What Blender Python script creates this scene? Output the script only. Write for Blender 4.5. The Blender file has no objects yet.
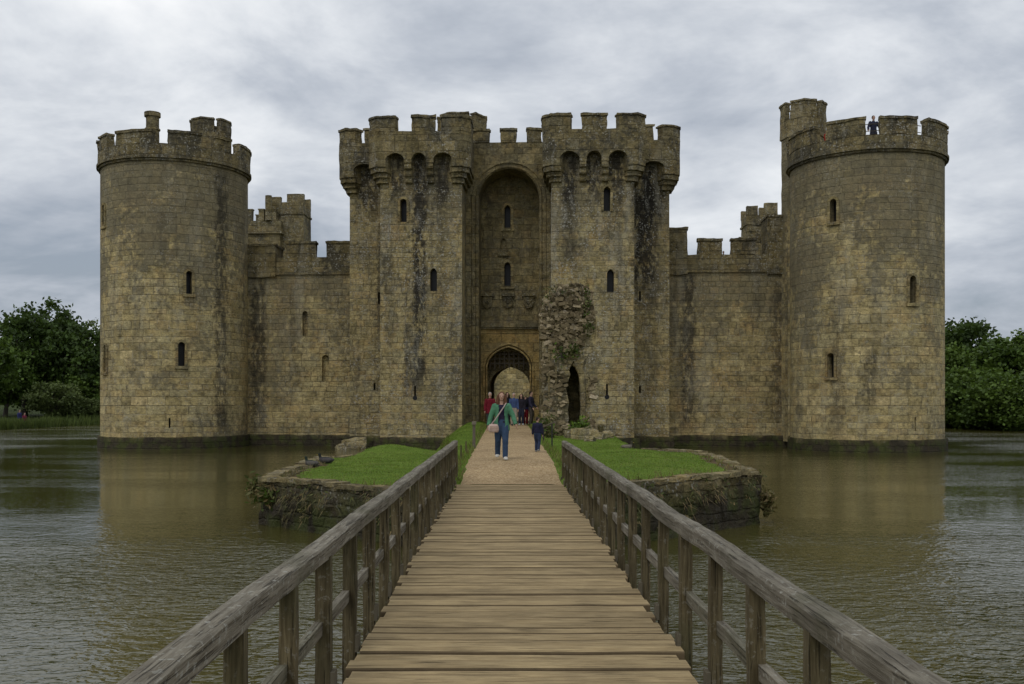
import bpy, bmesh, math, random
from mathutils import Vector, Matrix, noise as mnoise
R = math.radians
S = bpy.context.scene
COL = S.collection
# ------------------------------------------------------------------ survey of the place
CAMZ, F, PX0, PY0 = 2.4, 1000.0, 506.0, 403.0
K = 1.3514                         # distances paced out at 1 : K
YAW = -0.045                      # the castle front is turned slightly
C0 = Vector((0.22, 55.8, 0))
UX = Vector((math.cos(YAW), math.sin(YAW), 0)); VX = Vector((-math.sin(YAW), math.cos(YAW), 0))
def cw(u, v, z=0): return C0 + UX*u + VX*v + Vector((0, 0, z))
def at(px, py, y):
    y = y*K
    return Vector(((px-PX0)/F*y, y, CAMZ-(py-PY0)/F*y))
def on_v(px, py, v):               # sight line meets the castle-parallel plane at depth v -> (u, z)
    d = Vector(((px-PX0)/F, 1, -(py-PY0)/F)); p0 = C0+VX*v
    t = p0.dot(VX)/d.dot(VX); p = d*t
    return ((p-C0).dot(UX), CAMZ+p.z)
def on_cyl(px, py, c, r):          # -> (theta from local -Y, z)
    dx, dy = (px-PX0)/F, 1.0
    a = dx*dx+1; b = -2*(dx*c[0]+c[1]); k = c[0]**2+c[1]**2-r*r
    disc = max(0, b*b-4*a*k); t = (-b-math.sqrt(disc))/(2*a)
    x, y = dx*t-c[0], t-c[1]
    return (math.atan2(x, -y), CAMZ-(py-PY0)/F*t)

# ------------------------------------------------------------------ mesh helpers
class MB:
    def __init__(s): s.v = []; s.f = []; s.m = []
    def add(s, vs, fs, mi=0):
        o = len(s.v); s.v += [tuple(p) for p in vs]
        for f in fs: s.f.append([i+o for i in f]); s.m.append(mi)
        return s
    def box(s, x0, x1, y0, y1, z0, z1, mi=0):
        return s.prism([(x0, y0), (x1, y0), (x1, y1), (x0, y1)], z0, z1, mi)
    def prism(s, poly, z0, z1, mi=0, top=None):
        n = len(poly); top = top or poly
        vs = [(x, y, z0) for x, y in poly]+[(x, y, z1) for x, y in top]
        fs = [list(range(n))[::-1], list(range(n, 2*n))]+[[i, (i+1) % n, (i+1) % n+n, i+n] for i in range(n)]
        return s.add(vs, fs, mi)
    def panel(s, poly, v0, v1, mi=0):          # outline in (u,z), extruded through depth v0..v1
        n = len(poly)
        vs = [(u, v0, z) for u, z in poly]+[(u, v1, z) for u, z in poly]
        fs = [list(range(n)), list(range(n, 2*n))[::-1]]+[[i, i+n, (i+1) % n+n, (i+1) % n] for i in range(n)]
        return s.add(vs, fs, mi)
    def arc(s, r0, r1, z0, z1, a0, a1, c=(0, 0), n=None, mi=0):   # ring piece, r0 inner r1 outer, theta from -Y
        n = n or max(2, int(abs(a1-a0)/R(3)))
        full = abs(a1-a0) > 2*math.pi-1e-4
        vs = []
        k = n if full else n+1
        for i in range(k):
            a = a0+(a1-a0)*i/n; sx, cy = math.sin(a), -math.cos(a)
            for r, z in ((r0, z0), (r1, z0), (r1, z1), (r0, z1)): vs.append((c[0]+sx*r, c[1]+cy*r, z))
        fs = []
        for i in range(n):
            p, q = i*4, ((i+1) % k)*4
            for j in range(4): fs.append([p+j, p+(j+1) % 4, q+(j+1) % 4, q+j])
        if not full: fs += [[3, 2, 1, 0], [k*4-4, k*4-3, k*4-2, k*4-1]]
        return s.add(vs, fs, mi)
    def cyl(s, r, z0, z1, n=96, nz=1, r2=None, c=(0, 0), mi=0):
        r2 = r2 if r2 is not None else r; vs = []
        for j in range(nz+1):
            rr = r+(r2-r)*j/nz
            for i in range(n):
                a = 2*math.pi*i/n; vs.append((c[0]+rr*math.sin(a), c[1]+rr*math.cos(a), z0+(z1-z0)*j/nz))
        fs = [[j*n+i, j*n+n+i, j*n+n+(i+1) % n, j*n+(i+1) % n] for j in range(nz) for i in range(n)]
        fs += [list(range(n)), list(range(nz*n, nz*n+n))[::-1]]
        return s.add(vs, fs, mi)
    def tube(s, pts, rad, n=8, mi=0, flat=None):
        pts = [Vector(p) for p in pts]; vs = []
        if not isinstance(rad, (list, tuple)): rad = [rad]*len(pts)
        up = None
        for i, p in enumerate(pts):
            t = (pts[min(i+1, len(pts)-1)]-pts[max(i-1, 0)]).normalized()
            if up is None: up = t.orthogonal().normalized() if flat is None else Vector(flat)
            b = t.cross(up).normalized(); up = b.cross(t).normalized()
            rx, ry = rad[i] if isinstance(rad[i], (list, tuple)) else (rad[i], rad[i])
            for k in range(n):
                a = 2*math.pi*k/n; vs.append(p+b*math.cos(a)*rx+up*math.sin(a)*ry)
        fs = [[j*n+k, j*n+(k+1) % n, j*n+n+(k+1) % n, j*n+n+k] for j in range(len(pts)-1) for k in range(n)]
        fs += [list(range(n))[::-1], list(range((len(pts)-1)*n, len(pts)*n))]
        return s.add(vs, fs, mi)
    def ball(s, c, r, n=12, m=8, mi=0):
        rx, ry, rz = r if isinstance(r, (list, tuple)) else (r, r, r); vs = [(c[0], c[1], c[2]-rz)]
        for j in range(1, m):
            b = math.pi*j/m
            for i in range(n):
                a = 2*math.pi*i/n; vs.append((c[0]+rx*math.sin(b)*math.cos(a), c[1]+ry*math.sin(b)*math.sin(a), c[2]-rz*math.cos(b)))
        vs.append((c[0], c[1], c[2]+rz)); T = len(vs)-1
        fs = [[0, 1+(i+1) % n, 1+i] for i in range(n)]
        for j in range(m-2): fs += [[1+j*n+i, 1+j*n+(i+1) % n, 1+j*n+n+(i+1) % n, 1+j*n+n+i] for i in range(n)]
        fs += [[T, 1+(m-2)*n+i, 1+(m-2)*n+(i+1) % n] for i in range(n)]
        return s.add(vs, fs, mi)
    def sweep(s, path, t, z0, z1, s0=0, s1=1e9, inset=0, mi=0):   # wall following a plan line; t>0 thickens to the left
        P = offset(path, inset); Q = offset(path, inset+t)
        L = [0]
        for i in range(len(path)-1): L.append(L[-1]+(Vector(path[i+1])-Vector(path[i])).length)
        s1 = min(s1, L[-1]); pts = []
        def get(q):
            for i in range(len(path)-1):
                if q <= L[i+1]+1e-9:
                    k = (q-L[i])/(L[i+1]-L[i]); return Vector(P[i]).lerp(Vector(P[i+1]), k), Vector(Q[i]).lerp(Vector(Q[i+1]), k)
            return Vector(P[-1]), Vector(Q[-1])
        qs = [s0]+[l for l in L if s0+1e-6 < l < s1-1e-6]+[s1]
        vs = []
        for q in qs:
            a, b = get(q)
            vs += [(a.x, a.y, z0), (b.x, b.y, z0), (b.x, b.y, z1), (a.x, a.y, z1)]
        fs = [[i*4+j, i*4+(j+1) % 4, i*4+4+(j+1) % 4, i*4+4+j] for i in range(len(qs)-1) for j in range(4)]
        k = len(qs)*4
        fs += [[3, 2, 1, 0], [k-4, k-3, k-2, k-1]]
        return s.add(vs, fs, mi)
    def mesh(s, name):
        me = bpy.data.meshes.new(name); me.from_pydata(s.v, [], s.f); me.update()
        bm = bmesh.new(); bm.from_mesh(me); bmesh.ops.recalc_face_normals(bm, faces=bm.faces); bm.to_mesh(me); bm.free()
        if any(s.m): me.polygons.foreach_set('material_index', s.m)
        return me
    def build(s, name, mat, parent=None, **k): return link(name, s.mesh(name), mat, parent, **k)
def offset(path, d):
    out = []; n = len(path)
    for i in range(n):
        ds = []
        if i > 0: ds.append((Vector(path[i])-Vector(path[i-1])).normalized())
        if i < n-1: ds.append((Vector(path[i+1])-Vector(path[i])).normalized())
        ns = [Vector((-q.y, q.x)) for q in ds]
        if len(ns) == 2:
            m = (ns[0]+ns[1]).normalized(); m = m/max(.3, m.dot(ns[0]))
        else: m = ns[0]
        out.append(tuple(Vector(path[i])+m*d))
    return out
def s_of(path, p):
    p = Vector(p); best = (1e9, 0); L = 0
    for i in range(len(path)-1):
        a, b = Vector(path[i]), Vector(path[i+1]); d = b-a; l = d.length
        k = max(0, min(1, (p-a).dot(d)/l/l)); q = (a+d*k-p).length
        if q < best[0]: best = (q, L+k*l)
        L += l
    return best[1]
def uvmap(me, cyl=None):
    uv = me.uv_layers.new(name='UVMap') if not me.uv_layers else me.uv_layers[0]
    vs = me.vertices
    for p in me.polygons:
        n = p.normal
        for li in p.loop_indices:
            co = vs[me.loops[li].vertex_index].co
            if abs(n.z) > .8: q = (co.x, co.y)
            elif cyl:
                a = math.atan2(co.x-cyl[1], -(co.y-cyl[2]))
                if p.center.y-cyl[2] > 0 and (a > 0) != (p.center.x > cyl[1]): a += 2*math.pi*(1 if p.center.x > cyl[1] else -1)
                q = (a*cyl[0], co.z)
            elif abs(n.x) > abs(n.y)*1.2: q = (co.y+37.3, co.z)
            else: q = (co.x, co.z)
            uv.data[li].uv = q
def roughen(me, maxlen, amp, sc=1.3, seed=0, zkeep=None):
    bm = bmesh.new(); bm.from_mesh(me)
    bmesh.ops.triangulate(bm, faces=[f for f in bm.faces if len(f.verts) > 4])
    for _ in range(7):
        es = [e for e in bm.edges if e.calc_length() > maxlen]
        if not es: break
        bmesh.ops.subdivide_edges(bm, edges=es, cuts=1, use_grid_fill=True)
    for v in bm.verts:
        if zkeep is not None and v.co.z < zkeep: continue
        q = v.co*sc+Vector((seed*7.1, seed*3.3, 0))
        v.co += (mnoise.noise_vector(q)+.5*mnoise.noise_vector(q*2.7))*amp
    bm.to_mesh(me); bm.free(); me.update()
def link(name, me, mat, parent=None, uv=True, cyl=None, rough=None, smooth=False):
    if rough: roughen(me, *rough)
    if uv: uvmap(me, cyl)
    o = bpy.data.objects.new(name, me)
    for m in (mat if isinstance(mat, (list, tuple)) else [mat]): me.materials.append(m)
    if smooth: me.polygons.foreach_set('use_smooth', [True]*len(me.polygons))
    COL.objects.link(o); o.parent = parent
    return o
def cut(o, mb):
    if not mb.f: return
    c = bpy.data.objects.new('cutter', mb.mesh('cutter')); COL.objects.link(c); c.parent = o.parent
    m = o.modifiers.new('b', 'BOOLEAN'); m.operation = 'DIFFERENCE'; m.object = c; m.solver = 'EXACT'
    bpy.context.view_layer.update()
    me = bpy.data.meshes.new_from_object(o.evaluated_get(bpy.context.evaluated_depsgraph_get()))
    o.modifiers.clear(); o.data = me
    bpy.data.objects.remove(c)
def tag(o, label=None, cat=None, group=None, kind=None):
    for k, v in (('label', label), ('category', cat), ('group', group), ('kind', kind)):
        if v: o[k] = v
    return o
def thing(name, label, cat, loc=(0, 0, 0), rz=0, group=None):
    o = bpy.data.objects.new(name, None); o.location = loc; o.rotation_euler = (0, 0, rz); COL.objects.link(o)
    o.empty_display_size = .2
    return tag(o, label, cat, group)
def archpoly(w, z0, z1, kind='round', cx=0, n=8):   # window outline (u,z) counter-clockwise from lower left
    h = w/2; p = [(cx-h, z0), (cx+h, z0)]
    if kind == 'flat': return p+[(cx+h, z1), (cx-h, z1)]
    if kind == 'point':
        rise = w*.75; zs = z1-rise
        r = (h*h+rise*rise)/(2*h)
        a1 = math.asin(min(1, rise/r))
        right = [(cx+h-r+r*math.cos(a1*i/n), zs+r*math.sin(a1*i/n)) for i in range(n+1)]
    elif kind == 'four':                              # low four-centred gate arch
        rise = w*.44; zs = z1-rise
        right = []
        for i in range(n+1):
            x = 1-i/n; right.append((cx+h*x, zs+rise*(.74*(1-x**2.4)**.58+.26*(1-x)) if x < 1 else zs))
        right = [(a, b-.10*w*(1-abs((a-cx)/h))*0) for a, b in right]
    else:
        zs = z1-h; right = [(cx+h*math.cos(math.pi/2*i/n), zs+h*math.sin(math.pi/2*i/n)) for i in range(n+1)]
    left = [(2*cx-x, z) for x, z in right[::-1]][1:]
    return p+right+left
def inplace(mb, th, r, zc=0):      # turn a mesh built facing -Y at y=0 onto a cylinder of radius r
    c, s = math.cos(th), math.sin(th)
    mb.v = [(x*c-(y-r)*s, x*s+(y-r)*c, z) for x, y, z in mb.v]
    return mb

# ------------------------------------------------------------------ materials
class NT:
    def __init__(s, name):
        s.mat = bpy.data.materials.new(name); s.mat.use_nodes = True; s.t = s.mat.node_tree; s.t.nodes.clear()
        s.out = s.t.nodes.new('ShaderNodeOutputMaterial')
    def n(s, typ, ins=None, **p):
        q = s.t.nodes.new('ShaderNode'+typ)
        for k, v in p.items(): setattr(q, k, v)
        for k, v in (ins or {}).items(): s.set(q.inputs[k], v)
        return q
    def set(s, sock, v):
        if isinstance(v, bpy.types.NodeSocket): s.t.links.new(v, sock)
        elif v is not None:
            if isinstance(v, tuple) and len(v) == 3 and sock.type == 'RGBA': v = v+(1,)
            sock.default_value = v
    def m(s, op, a, b=None, c=None, clamp=False):
        q = s.n('Math', operation=op, use_clamp=clamp)
        for i, v in enumerate((a, b, c)): s.set(q.inputs[i], v)
        return q.outputs[0]
    def mix(s, f, a, b, bt='MIX'):
        q = s.n('Mix', data_type='RGBA', blend_type=bt)
        s.set(q.inputs[0], f); s.set(q.inputs[6], a); s.set(q.inputs[7], b)
        return q.outputs[2]
    def noise(s, vec, sc, det=4, ro=.55, dist=0, col=False):
        q = s.n('TexNoise', {'Vector': vec, 'Scale': sc, 'Detail': det, 'Roughness': ro, 'Distortion': dist})
        return q.outputs['Color' if col else 'Fac']
    def ramp(s, f, stops, interp='LINEAR'):
        q = s.n('ValToRGB', {'Fac': f}); e = q.color_ramp.elements; q.color_ramp.interpolation = interp
        for i, (p, c) in enumerate(stops):
            if i > 1: e.new(p)
            e[i].position = p
        for i, (p, c) in enumerate(stops): e[i].color = (c if isinstance(c, tuple) else (c, c, c))+(1,)
        return q.outputs[0]
    def mr(s, v, a, b, c=0., d=1., smooth=True):
        q = s.n('MapRange', {0: v, 1: a, 2: b, 3: c, 4: d}, interpolation_type='SMOOTHSTEP' if smooth else 'LINEAR'); return q.outputs[0]
    def comb(s, x, y=0., z=0.):
        q = s.n('CombineXYZ', {0: x, 1: y, 2: z}); return q.outputs[0]
    def sep(s, v): return s.n('SeparateXYZ', {0: v}).outputs
    def vscale(s, v, k): return s.n('VectorMath', {0: v, 1: k}, operation='MULTIPLY').outputs[0]
    def vadd(s, a, b): return s.n('VectorMath', {0: a, 1: b}, operation='ADD').outputs[0]
    def white(s, v, dim='2D'):
        q = s.n('TexWhiteNoise', noise_dimensions=dim)
        s.set(q.inputs['W' if dim == '1D' else 'Vector'], v); return q.outputs
    def obj(s): return s.n('TexCoord').outputs['Object']
    def uv(s): return s.n('TexCoord').outputs['UV']
    def geo(s): return s.n('NewGeometry').outputs
    def bsdf(s, col, rough=.85, bump=None, dist=.02, strength=1., spec=.3, **k):
        ins = {'Base Color': col, 'Roughness': rough, 'Specular IOR Level': spec}; ins.update(k)
        q = s.n('BsdfPrincipled', ins)
        if bump is not None:
            b = s.n('Bump', {'Height': bump, 'Distance': dist, 'Strength': strength}); s.set(q.inputs['Normal'], b.outputs[0])
        s.t.links.new(q.outputs[0], s.out.inputs[0]); return s.mat
def g(c, k): return tuple(x*k for x in c)

def stone(name, h=.42, w=.85, bright=1., weather=.5, streak=.5, lichen=.4, warm=1., grey_top=None, pale=.5, spots=(), moss=None, mort=.016, rubble=.03, tint=None):
    T = NT(name); uv = T.uv(); ob = T.obj(); pos = T.geo()['Position']
    d = T.n('VectorMath', {0: T.noise(uv, 2.3, 3, col=True), 1: (.5, .5, .5)}, operation='SUBTRACT').outputs[0]
    q = T.vadd(uv, T.vscale(d, (rubble*3, rubble*1.6, 0)))
    U, V, _ = T.sep(q)
    vv = T.m('ADD', V, T.m('MULTIPLY', T.noise(T.comb(T.m('MULTIPLY', V, .8), 3.3, 0), 1, 1), .55))
    vv = T.m('DIVIDE', vv, h)
    row = T.m('FLOOR', vv); fr = T.m('FRACT', vv)
    r1 = T.white(row, '1D')['Value']
    wr = T.m('MULTIPLY_ADD', r1, .8*w, .6*w)
    uu = T.m('ADD', T.m('DIVIDE', U, wr), T.m('MULTIPLY', r1, 37.7))
    uu = T.m('ADD', uu, T.m('MULTIPLY', T.noise(T.comb(uu, T.m('MULTIPLY', row, 5.7), 0), .9, 1), .7))
    col = T.m('FLOOR', uu); fu = T.m('FRACT', uu)
    idc = T.white(T.comb(col, row, 0)); i1 = idc['Value']; ix, iy, iz = T.sep(idc['Color'])
    du = T.m('MULTIPLY', T.m('MINIMUM', fu, T.m('SUBTRACT', 1., fu)), wr)
    dv = T.m('MULTIPLY', T.m('MINIMUM', fr, T.m('SUBTRACT', 1., fr)), h)
    de = T.m('MINIMUM', du, dv)
    fine = T.noise(ob, 22, 5, .65); med = T.noise(ob, 4.5, 5, .6); big = T.noise(ob, .42, 5, .62); big2 = T.noise(T.vadd(ob, (31., 7., 3.)), .8, 4, .6)
    de2 = T.m('ADD', de, T.m('MULTIPLY', T.m('SUBTRACT', med, .5), .028))
    joint = T.mr(de2, mort*.35, mort*1.5, 1., 0.)
    b = bright
    base = T.ramp(ix, [(0, g((.225, .184, .088), b)), (.22, g((.285, .230, .108), b)), (.45, g((.335, .27, .13), b)), (.62, g((.30, .252, .13), b)), (.8, g((.25, .212, .115), b)), (1., g((.385, .312, .158), b))], 'LINEAR')
    base = T.mix(T.m('MULTIPLY', T.mr(iy, .88, 1.), .2*warm), base, g((.36, .215, .085), b))
    # slow warm / ochre variation
    base = T.mix(T.m('MULTIPLY', T.mr(big2, .5, .72), .5*warm), base, g((.34, .235, .10), b))
    mot = T.noise(T.vadd(ob, (17., 3., 29.)), 1.5, 6, .68); mot2 = T.noise(T.vadd(ob, (7., 53., 2.)), 3.2, 6, .7)
    base = T.mix(1., base, T.ramp(fine, [(.25, .6), (.5, 1.), (.8, 1.35)]), 'MULTIPLY')
    base = T.mix(1., base, T.ramp(mot2, [(.32, .5), (.48, .98), (.7, 1.35)]), 'MULTIPLY')
    base = T.mix(1., base, T.ramp(mot, [(.3, .66), (.5, 1.), (.72, 1.25)]), 'MULTIPLY')
    base = T.mix(T.m('MULTIPLY', T.mr(T.noise(T.vadd(ob, (3., 13., 71.)), 1.1, 6, .7), .54, .66), .38*warm), base, g((.37, .25, .095), b))
    base = T.mix(T.m('MULTIPLY', T.mr(T.noise(T.vadd(ob, (43., 3., 7.)), 1.9, 6, .75), .56, .66), .45), base, g((.24, .225, .18), b))
    base = T.mix(T.m('MULTIPLY', T.mr(T.noise(T.vadd(ob, (23., 31., 7.)), 4.2, 5, .7), .59, .68), .6), base, g((.07, .06, .04), b))
    gr1 = T.noise(T.vadd(T.vscale(ob, (1., 1., 2.6)), (61., 5., 3.)), 5.5, 6, .75)      # bedding lines in the stone
    base = T.mix(1., base, T.ramp(gr1, [(.32, .62), (.5, 1.), (.68, 1.28)]), 'MULTIPLY')
    if tint: base = T.mix(1., base, tint, 'MULTIPLY')
    # joints: pale lime in places, dark and open in others
    jc = T.mix(T.mr(T.noise(T.vadd(ob, (3., 90., 1.)), .5, 3), .5-.18*pale+.04, .62-.18*pale+.04), g((.10, .083, .055), b), g((.44, .385, .27), b))
    base = T.mix(T.m('MULTIPLY', joint, T.mr(T.noise(T.vadd(ob, (13., 9., 41.)), 1.4, 4), .38, .62, .03, .55)), base, jc)
    # grey weathering crust
    wx = T.m('ADD', big, T.m('MULTIPLY', T.m('SUBTRACT', med, .5), .5))
    if grey_top:
        wx = T.m('ADD', wx, T.mr(T.sep(pos)[2], grey_top[0], grey_top[1], -.06, .16))
    wx = T.m('ADD', wx, T.m('MULTIPLY', T.m('SUBTRACT', iz, .5), .07))
    base = T.mix(T.m('MULTIPLY', T.mr(wx, .47, .64), weather), base, T.mix(fine, g((.072, .064, .042), b), g((.14, .126, .088), b)))
    # run-off streaks
    sx, sy, sz = T.sep(ob)
    sv = T.n('Mapping', {0: T.comb(T.sep(uv)[0], T.m('MULTIPLY', sz, .07), 0)}).outputs[0]
    st = T.m('ADD', T.noise(sv, .9, 5, .62), T.m('MULTIPLY', T.m('SUBTRACT', med, .5), .35))
    base = T.mix(T.m('MULTIPLY', T.mr(st, .53, .66), streak), base, g((.05, .046, .037), b))
    for (u0, wd, z0, z1, k) in spots:                 # dark streaks per wall; gate tower ones include painted shade in the openings
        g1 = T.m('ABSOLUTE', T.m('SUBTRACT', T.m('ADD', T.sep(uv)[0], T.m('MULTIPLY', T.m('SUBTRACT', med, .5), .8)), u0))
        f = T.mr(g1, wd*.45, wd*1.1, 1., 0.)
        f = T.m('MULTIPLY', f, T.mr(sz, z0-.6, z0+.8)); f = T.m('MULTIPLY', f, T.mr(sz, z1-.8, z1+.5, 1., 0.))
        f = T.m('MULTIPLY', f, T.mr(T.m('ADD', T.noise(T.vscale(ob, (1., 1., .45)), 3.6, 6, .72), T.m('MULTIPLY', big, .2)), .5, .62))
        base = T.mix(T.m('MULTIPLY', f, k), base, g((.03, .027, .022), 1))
    # pale crust in tall drifts
    pc_ = T.m('ADD', T.noise(T.comb(T.m('MULTIPLY', T.sep(uv)[0], .9), T.m('MULTIPLY', sz, .22), 4.4), 1., 5, .65), T.m('MULTIPLY', T.m('SUBTRACT', fine, .5), .25))
    base = T.mix(T.m('MULTIPLY', T.mr(pc_, .54, .66), .5*lichen), base, T.mix(fine, g((.24, .222, .165), b), g((.40, .375, .29), b)))
    # lichen
    ln = T.noise(T.vadd(ob, (5., 2., 9.)), 11, 3, .55)
    lreg = T.mr(T.noise(T.vadd(ob, (77., 1., 1.)), .7, 2), .38, .6)
    base = T.mix(T.m('MULTIPLY', T.m('MULTIPLY', T.mr(ln, .57, .66), lreg), lichen), base, (.42, .41, .36))
    if lichen > .6:
        vw = T.noise(T.vadd(T.vscale(ob, (1., 1., .3)), (2., 91., 5.)), 2.6, 4, .6)
        base = T.mix(T.m('MULTIPLY', T.m('MULTIPLY', T.mr(vw, .54, .68), T.mr(fine, .4, .6)), .55*lichen), base, (.40, .385, .33))
    if moss:                                          # green and black growth near the water
        zz = T.m('ADD', T.sep(pos)[2], T.m('MULTIPLY', T.m('SUBTRACT', T.noise(ob, 1.1, 4), .5), moss[2]))
        f = T.mr(zz, moss[0], moss[1], 1., 0.)
        mc = T.mix(T.mr(T.noise(ob, 2.2, 5), .42, .6), (.035, .03, .022), (.05, .062, .018))
        base = T.mix(T.m('MULTIPLY', f, .88), base, mc)
    hgt = T.m('ADD', T.m('MULTIPLY', joint, -.6), T.m('MULTIPLY', fine, .9))
    hgt = T.m('ADD', hgt, T.m('MULTIPLY', med, 1.4)); hgt = T.m('ADD', hgt, T.m('MULTIPLY', i1, .35))
    return T.bsdf(base, .92, hgt, .055, 1., .15)

M = {}
M['tower'] = stone('tower_stone', .36, .78, 1.36, .72, .26, .4, .8, (3, 14), .6, spots=[(3.75, .5, .8, 15, .7), (.6, .3, 6., 12.5, .35)])
M['tower_b'] = stone('tower_stone_sheltered', .36, .78, 1.36, .72, .3, .4, .8, (2, 14), .85, spots=[(-1.1, .45, 2., 5.2, .5), (-2.6, .5, 1., 8., .4)])
M['para'] = stone('parapet_stone', .4, .8, .66, .9, .4, .75, .5, None, .3)
M['gate_l'] = stone('gate_tower_stone', .32, .5, 1.08, .62, .55, .7, 1., (4, 18), .75, spots=[(-4.5, .42, 3.4, 12.9, .92), (-4.9, .5, 2.6, 7.2, .6), (-3.4, .35, 7., 14., .35), (-6.15, .3, 4.5, 12, .4), (-3.3, .42, 12.6, 15.6, .85), (-4.48, .45, 12.2, 15.6, .9), (-5.66, .42, 12.9, 15.6, .85), (-7.6, .7, 12.4, 15.6, .8)])  # last four spots: rain streaks with the machicolation openings' shade painted in
M['gate_r'] = stone('gate_tower_stone_right', .32, .5, 1.08, .62, .5, .9, 1., (4, 18), .8, spots=[(7.2, .9, 8.5, 15.2, .9), (7.6, .5, 3., 9., .45), (3.2, .4, 9, 14, .5), (3.3, .42, 12.4, 15.6, .85), (4.48, .42, 12.8, 15.6, .85), (5.66, .45, 12.6, 15.6, .85), (7.7, .8, 12, 15.6, .9)])  # last four spots likewise paint shade into the openings, along with run-off stain
M['gatec'] = stone('gate_wall_stone', .42, .7, .8, .55, .35, .3, .9, None, .6)
M['tan'] = stone('gate_surround_stone', .5, 1.1, 1.15, .2, .12, .03, 1.4, None, .2, tint=(1.04, .94, .76))
M['frame'] = stone('window_surround_stone', .3, .6, .95, .5, .25, .2, 1.3, None, .3)
M['curt'] = stone('curtain_stone', .32, .55, 1.25, .6, .38, .5, 1.1, (2, 11), .6, rubble=.06, spots=[(-14.2, .55, .8, 9.6, .75), (-12.2, .3, 3, 9, .35)])
M['curt_r'] = stone('curtain_stone_right', .32, .55, 1.27, .6, .34, .5, 1.2, (3, 11), .7, rubble=.06, spots=[(9.9, .45, 1, 10, .75), (14.9, .6, 1, 9, .6)])
M['plinth'] = stone('plinth_stone', .3, .6, .7, .8, .5, .3, .3, None, .3, moss=(.4, .95, 1.0))
M['isle'] = stone('island_wall_stone', .2, .38, .55, .8, .3, .8, .5, None, .3, rubble=.1, moss=(.35, 1.2, 1.1), mort=.02)
M['cope'] = stone('coping_stone', .6, .8, .8, .6, .2, .5, .5, None, .3)
M['ruin'] = stone('ruin_stone', .26, .4, 1.1, .75, .4, .9, .6, None, .7, rubble=.09, mort=.02)

def simple(name, c, rough=.8, spec=.3, var=.25, sc=8, **k):
    T = NT(name); n = T.noise(T.obj(), sc, 5, .6)
    col = T.mix(1., c, T.ramp(n, [(.25, 1-var), (.75, 1+var)]), 'MULTIPLY')
    return T.bsdf(col, rough, n, .01, .5, spec, **k)
M['void'] = simple('window_dark', (.008, .0085, .0095), .4, .25)  # near-black colour standing in for the unlit depth behind openings
M['iron'] = simple('iron', (.02, .019, .018), .6)
M['metal'] = simple('weathered_metal', (.115, .10, .07), .9, .05)
M['postwood'] = simple('old_wood', (.12, .10, .075), .85, sc=14)

def wood(name, c1, c2, lich=.5, island=True, axis=0):
    T = NT(name); ob = T.obj(); g_ = T.n('ObjectInfo').outputs['Random']
    k = [3., 3., 3.]; k[axis] = .16
    o2 = T.vadd(ob, T.comb(T.m('MULTIPLY', g_, 40.), T.m('MULTIPLY', g_, 17.), 0))
    gr = T.noise(T.vscale(o2, tuple(k)), 16, 6, .7, .3)
    c = T.mix(T.mr(gr, .3, .7), c1, c2)
    c = T.mix(1., c, T.ramp(g_, [(0, .86), (.5, 1.), (1, 1.12)]), 'MULTIPLY')
    n2 = T.noise(o2, 2.2, 5, .6)
    c = T.mix(1., c, T.ramp(n2, [(.3, .7), (.7, 1.2)]), 'MULTIPLY')
    crack = T.mr(T.noise(T.vscale(o2, tuple(x*2.6 if x > 1 else x*1.4 for x in k)), 9, 3, .6), .34, .41, 1., 0.)
    c = T.mix(T.m('MULTIPLY', crack, .65), c, g(c1, .28))
    if lich:
        l = T.noise(T.vadd(o2, (9., 9., 9.)), 30, 4, .62); reg = T.mr(n2, .4, .62)
        c = T.mix(T.m('MULTIPLY', T.m('MULTIPLY', T.mr(l, .57, .62), reg), lich), c, (.33, .325, .28))
        c = T.mix(T.m('MULTIPLY', T.mr(T.noise(o2, 1.3, 3), .52, .68), .35), c, (.06, .065, .025))
    return T.bsdf(c, .85, T.m('SUBTRACT', gr, crack), .012, .9, .2)
M['plank'] = wood('deck_plank', (.275, .20, .098), (.405, .31, .168), 0, axis=0)
M['plank_edge'] = simple('plank_edge_dark', (.115, .083, .045), .9)  # darker brown on board sides and chamfers, drawing the gap lines
M['rail'] = wood('handrail_wood', (.115, .098, .07), (.265, .24, .185), .8, axis=1)
M['post'] = wood('rail_post_wood', (.055, .042, .02), (.15, .122, .066), .3, axis=2)

def gravel():
    T = NT('gravel'); p = T.geo()['Position']
    v = T.n('TexVoronoi', {'Vector': p, 'Scale': 38.}); cc = T.sep(v.outputs['Color'])[0]
    c = T.ramp(cc, [(0, (.22, .15, .078)), (.35, (.36, .255, .135)), (.7, (.44, .32, .175)), (1, (.56, .44, .28))])
    c = T.mix(1., c, T.ramp(T.noise(p, .9, 5, .6), [(.3, .8), (.7, 1.12)]), 'MULTIPLY')
    c = T.mix(T.mr(T.noise(p, 7, 5, .7), .6, .75, 0, .35), c, (.09, .065, .04))
    return T.bsdf(c, .95, T.m('ADD', v.outputs['Distance'], T.noise(p, 3, 4)), .03, .7, .1)
M['gravel'] = gravel()
def turf(name, c1, c2, c3, dry=.5):
    T = NT(name); p = T.geo()['Position']
    n = T.noise(p, 1.3, 5, .65); f = T.noise(p, 24, 4, .7)
    c = T.mix(T.mr(n, .35, .65), c1, c2)
    c = T.mix(T.m('MULTIPLY', T.mr(T.noise(T.vadd(p, (50., 0., 0.)), .7, 5, .7), .52, .68), dry), c, c3)
    c = T.mix(1., c, T.ramp(f, [(.25, .5), (.7, 1.3)]), 'MULTIPLY')
    return T.bsdf(c, .9, f, .05, 1., .1)
M['turf'] = turf('turf', (.10, .165, .02), (.14, .21, .03), (.18, .18, .05), .35)
M['bank'] = turf('bank_grass', (.03, .048, .012), (.05, .07, .018), (.09, .08, .035), .4)
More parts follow.
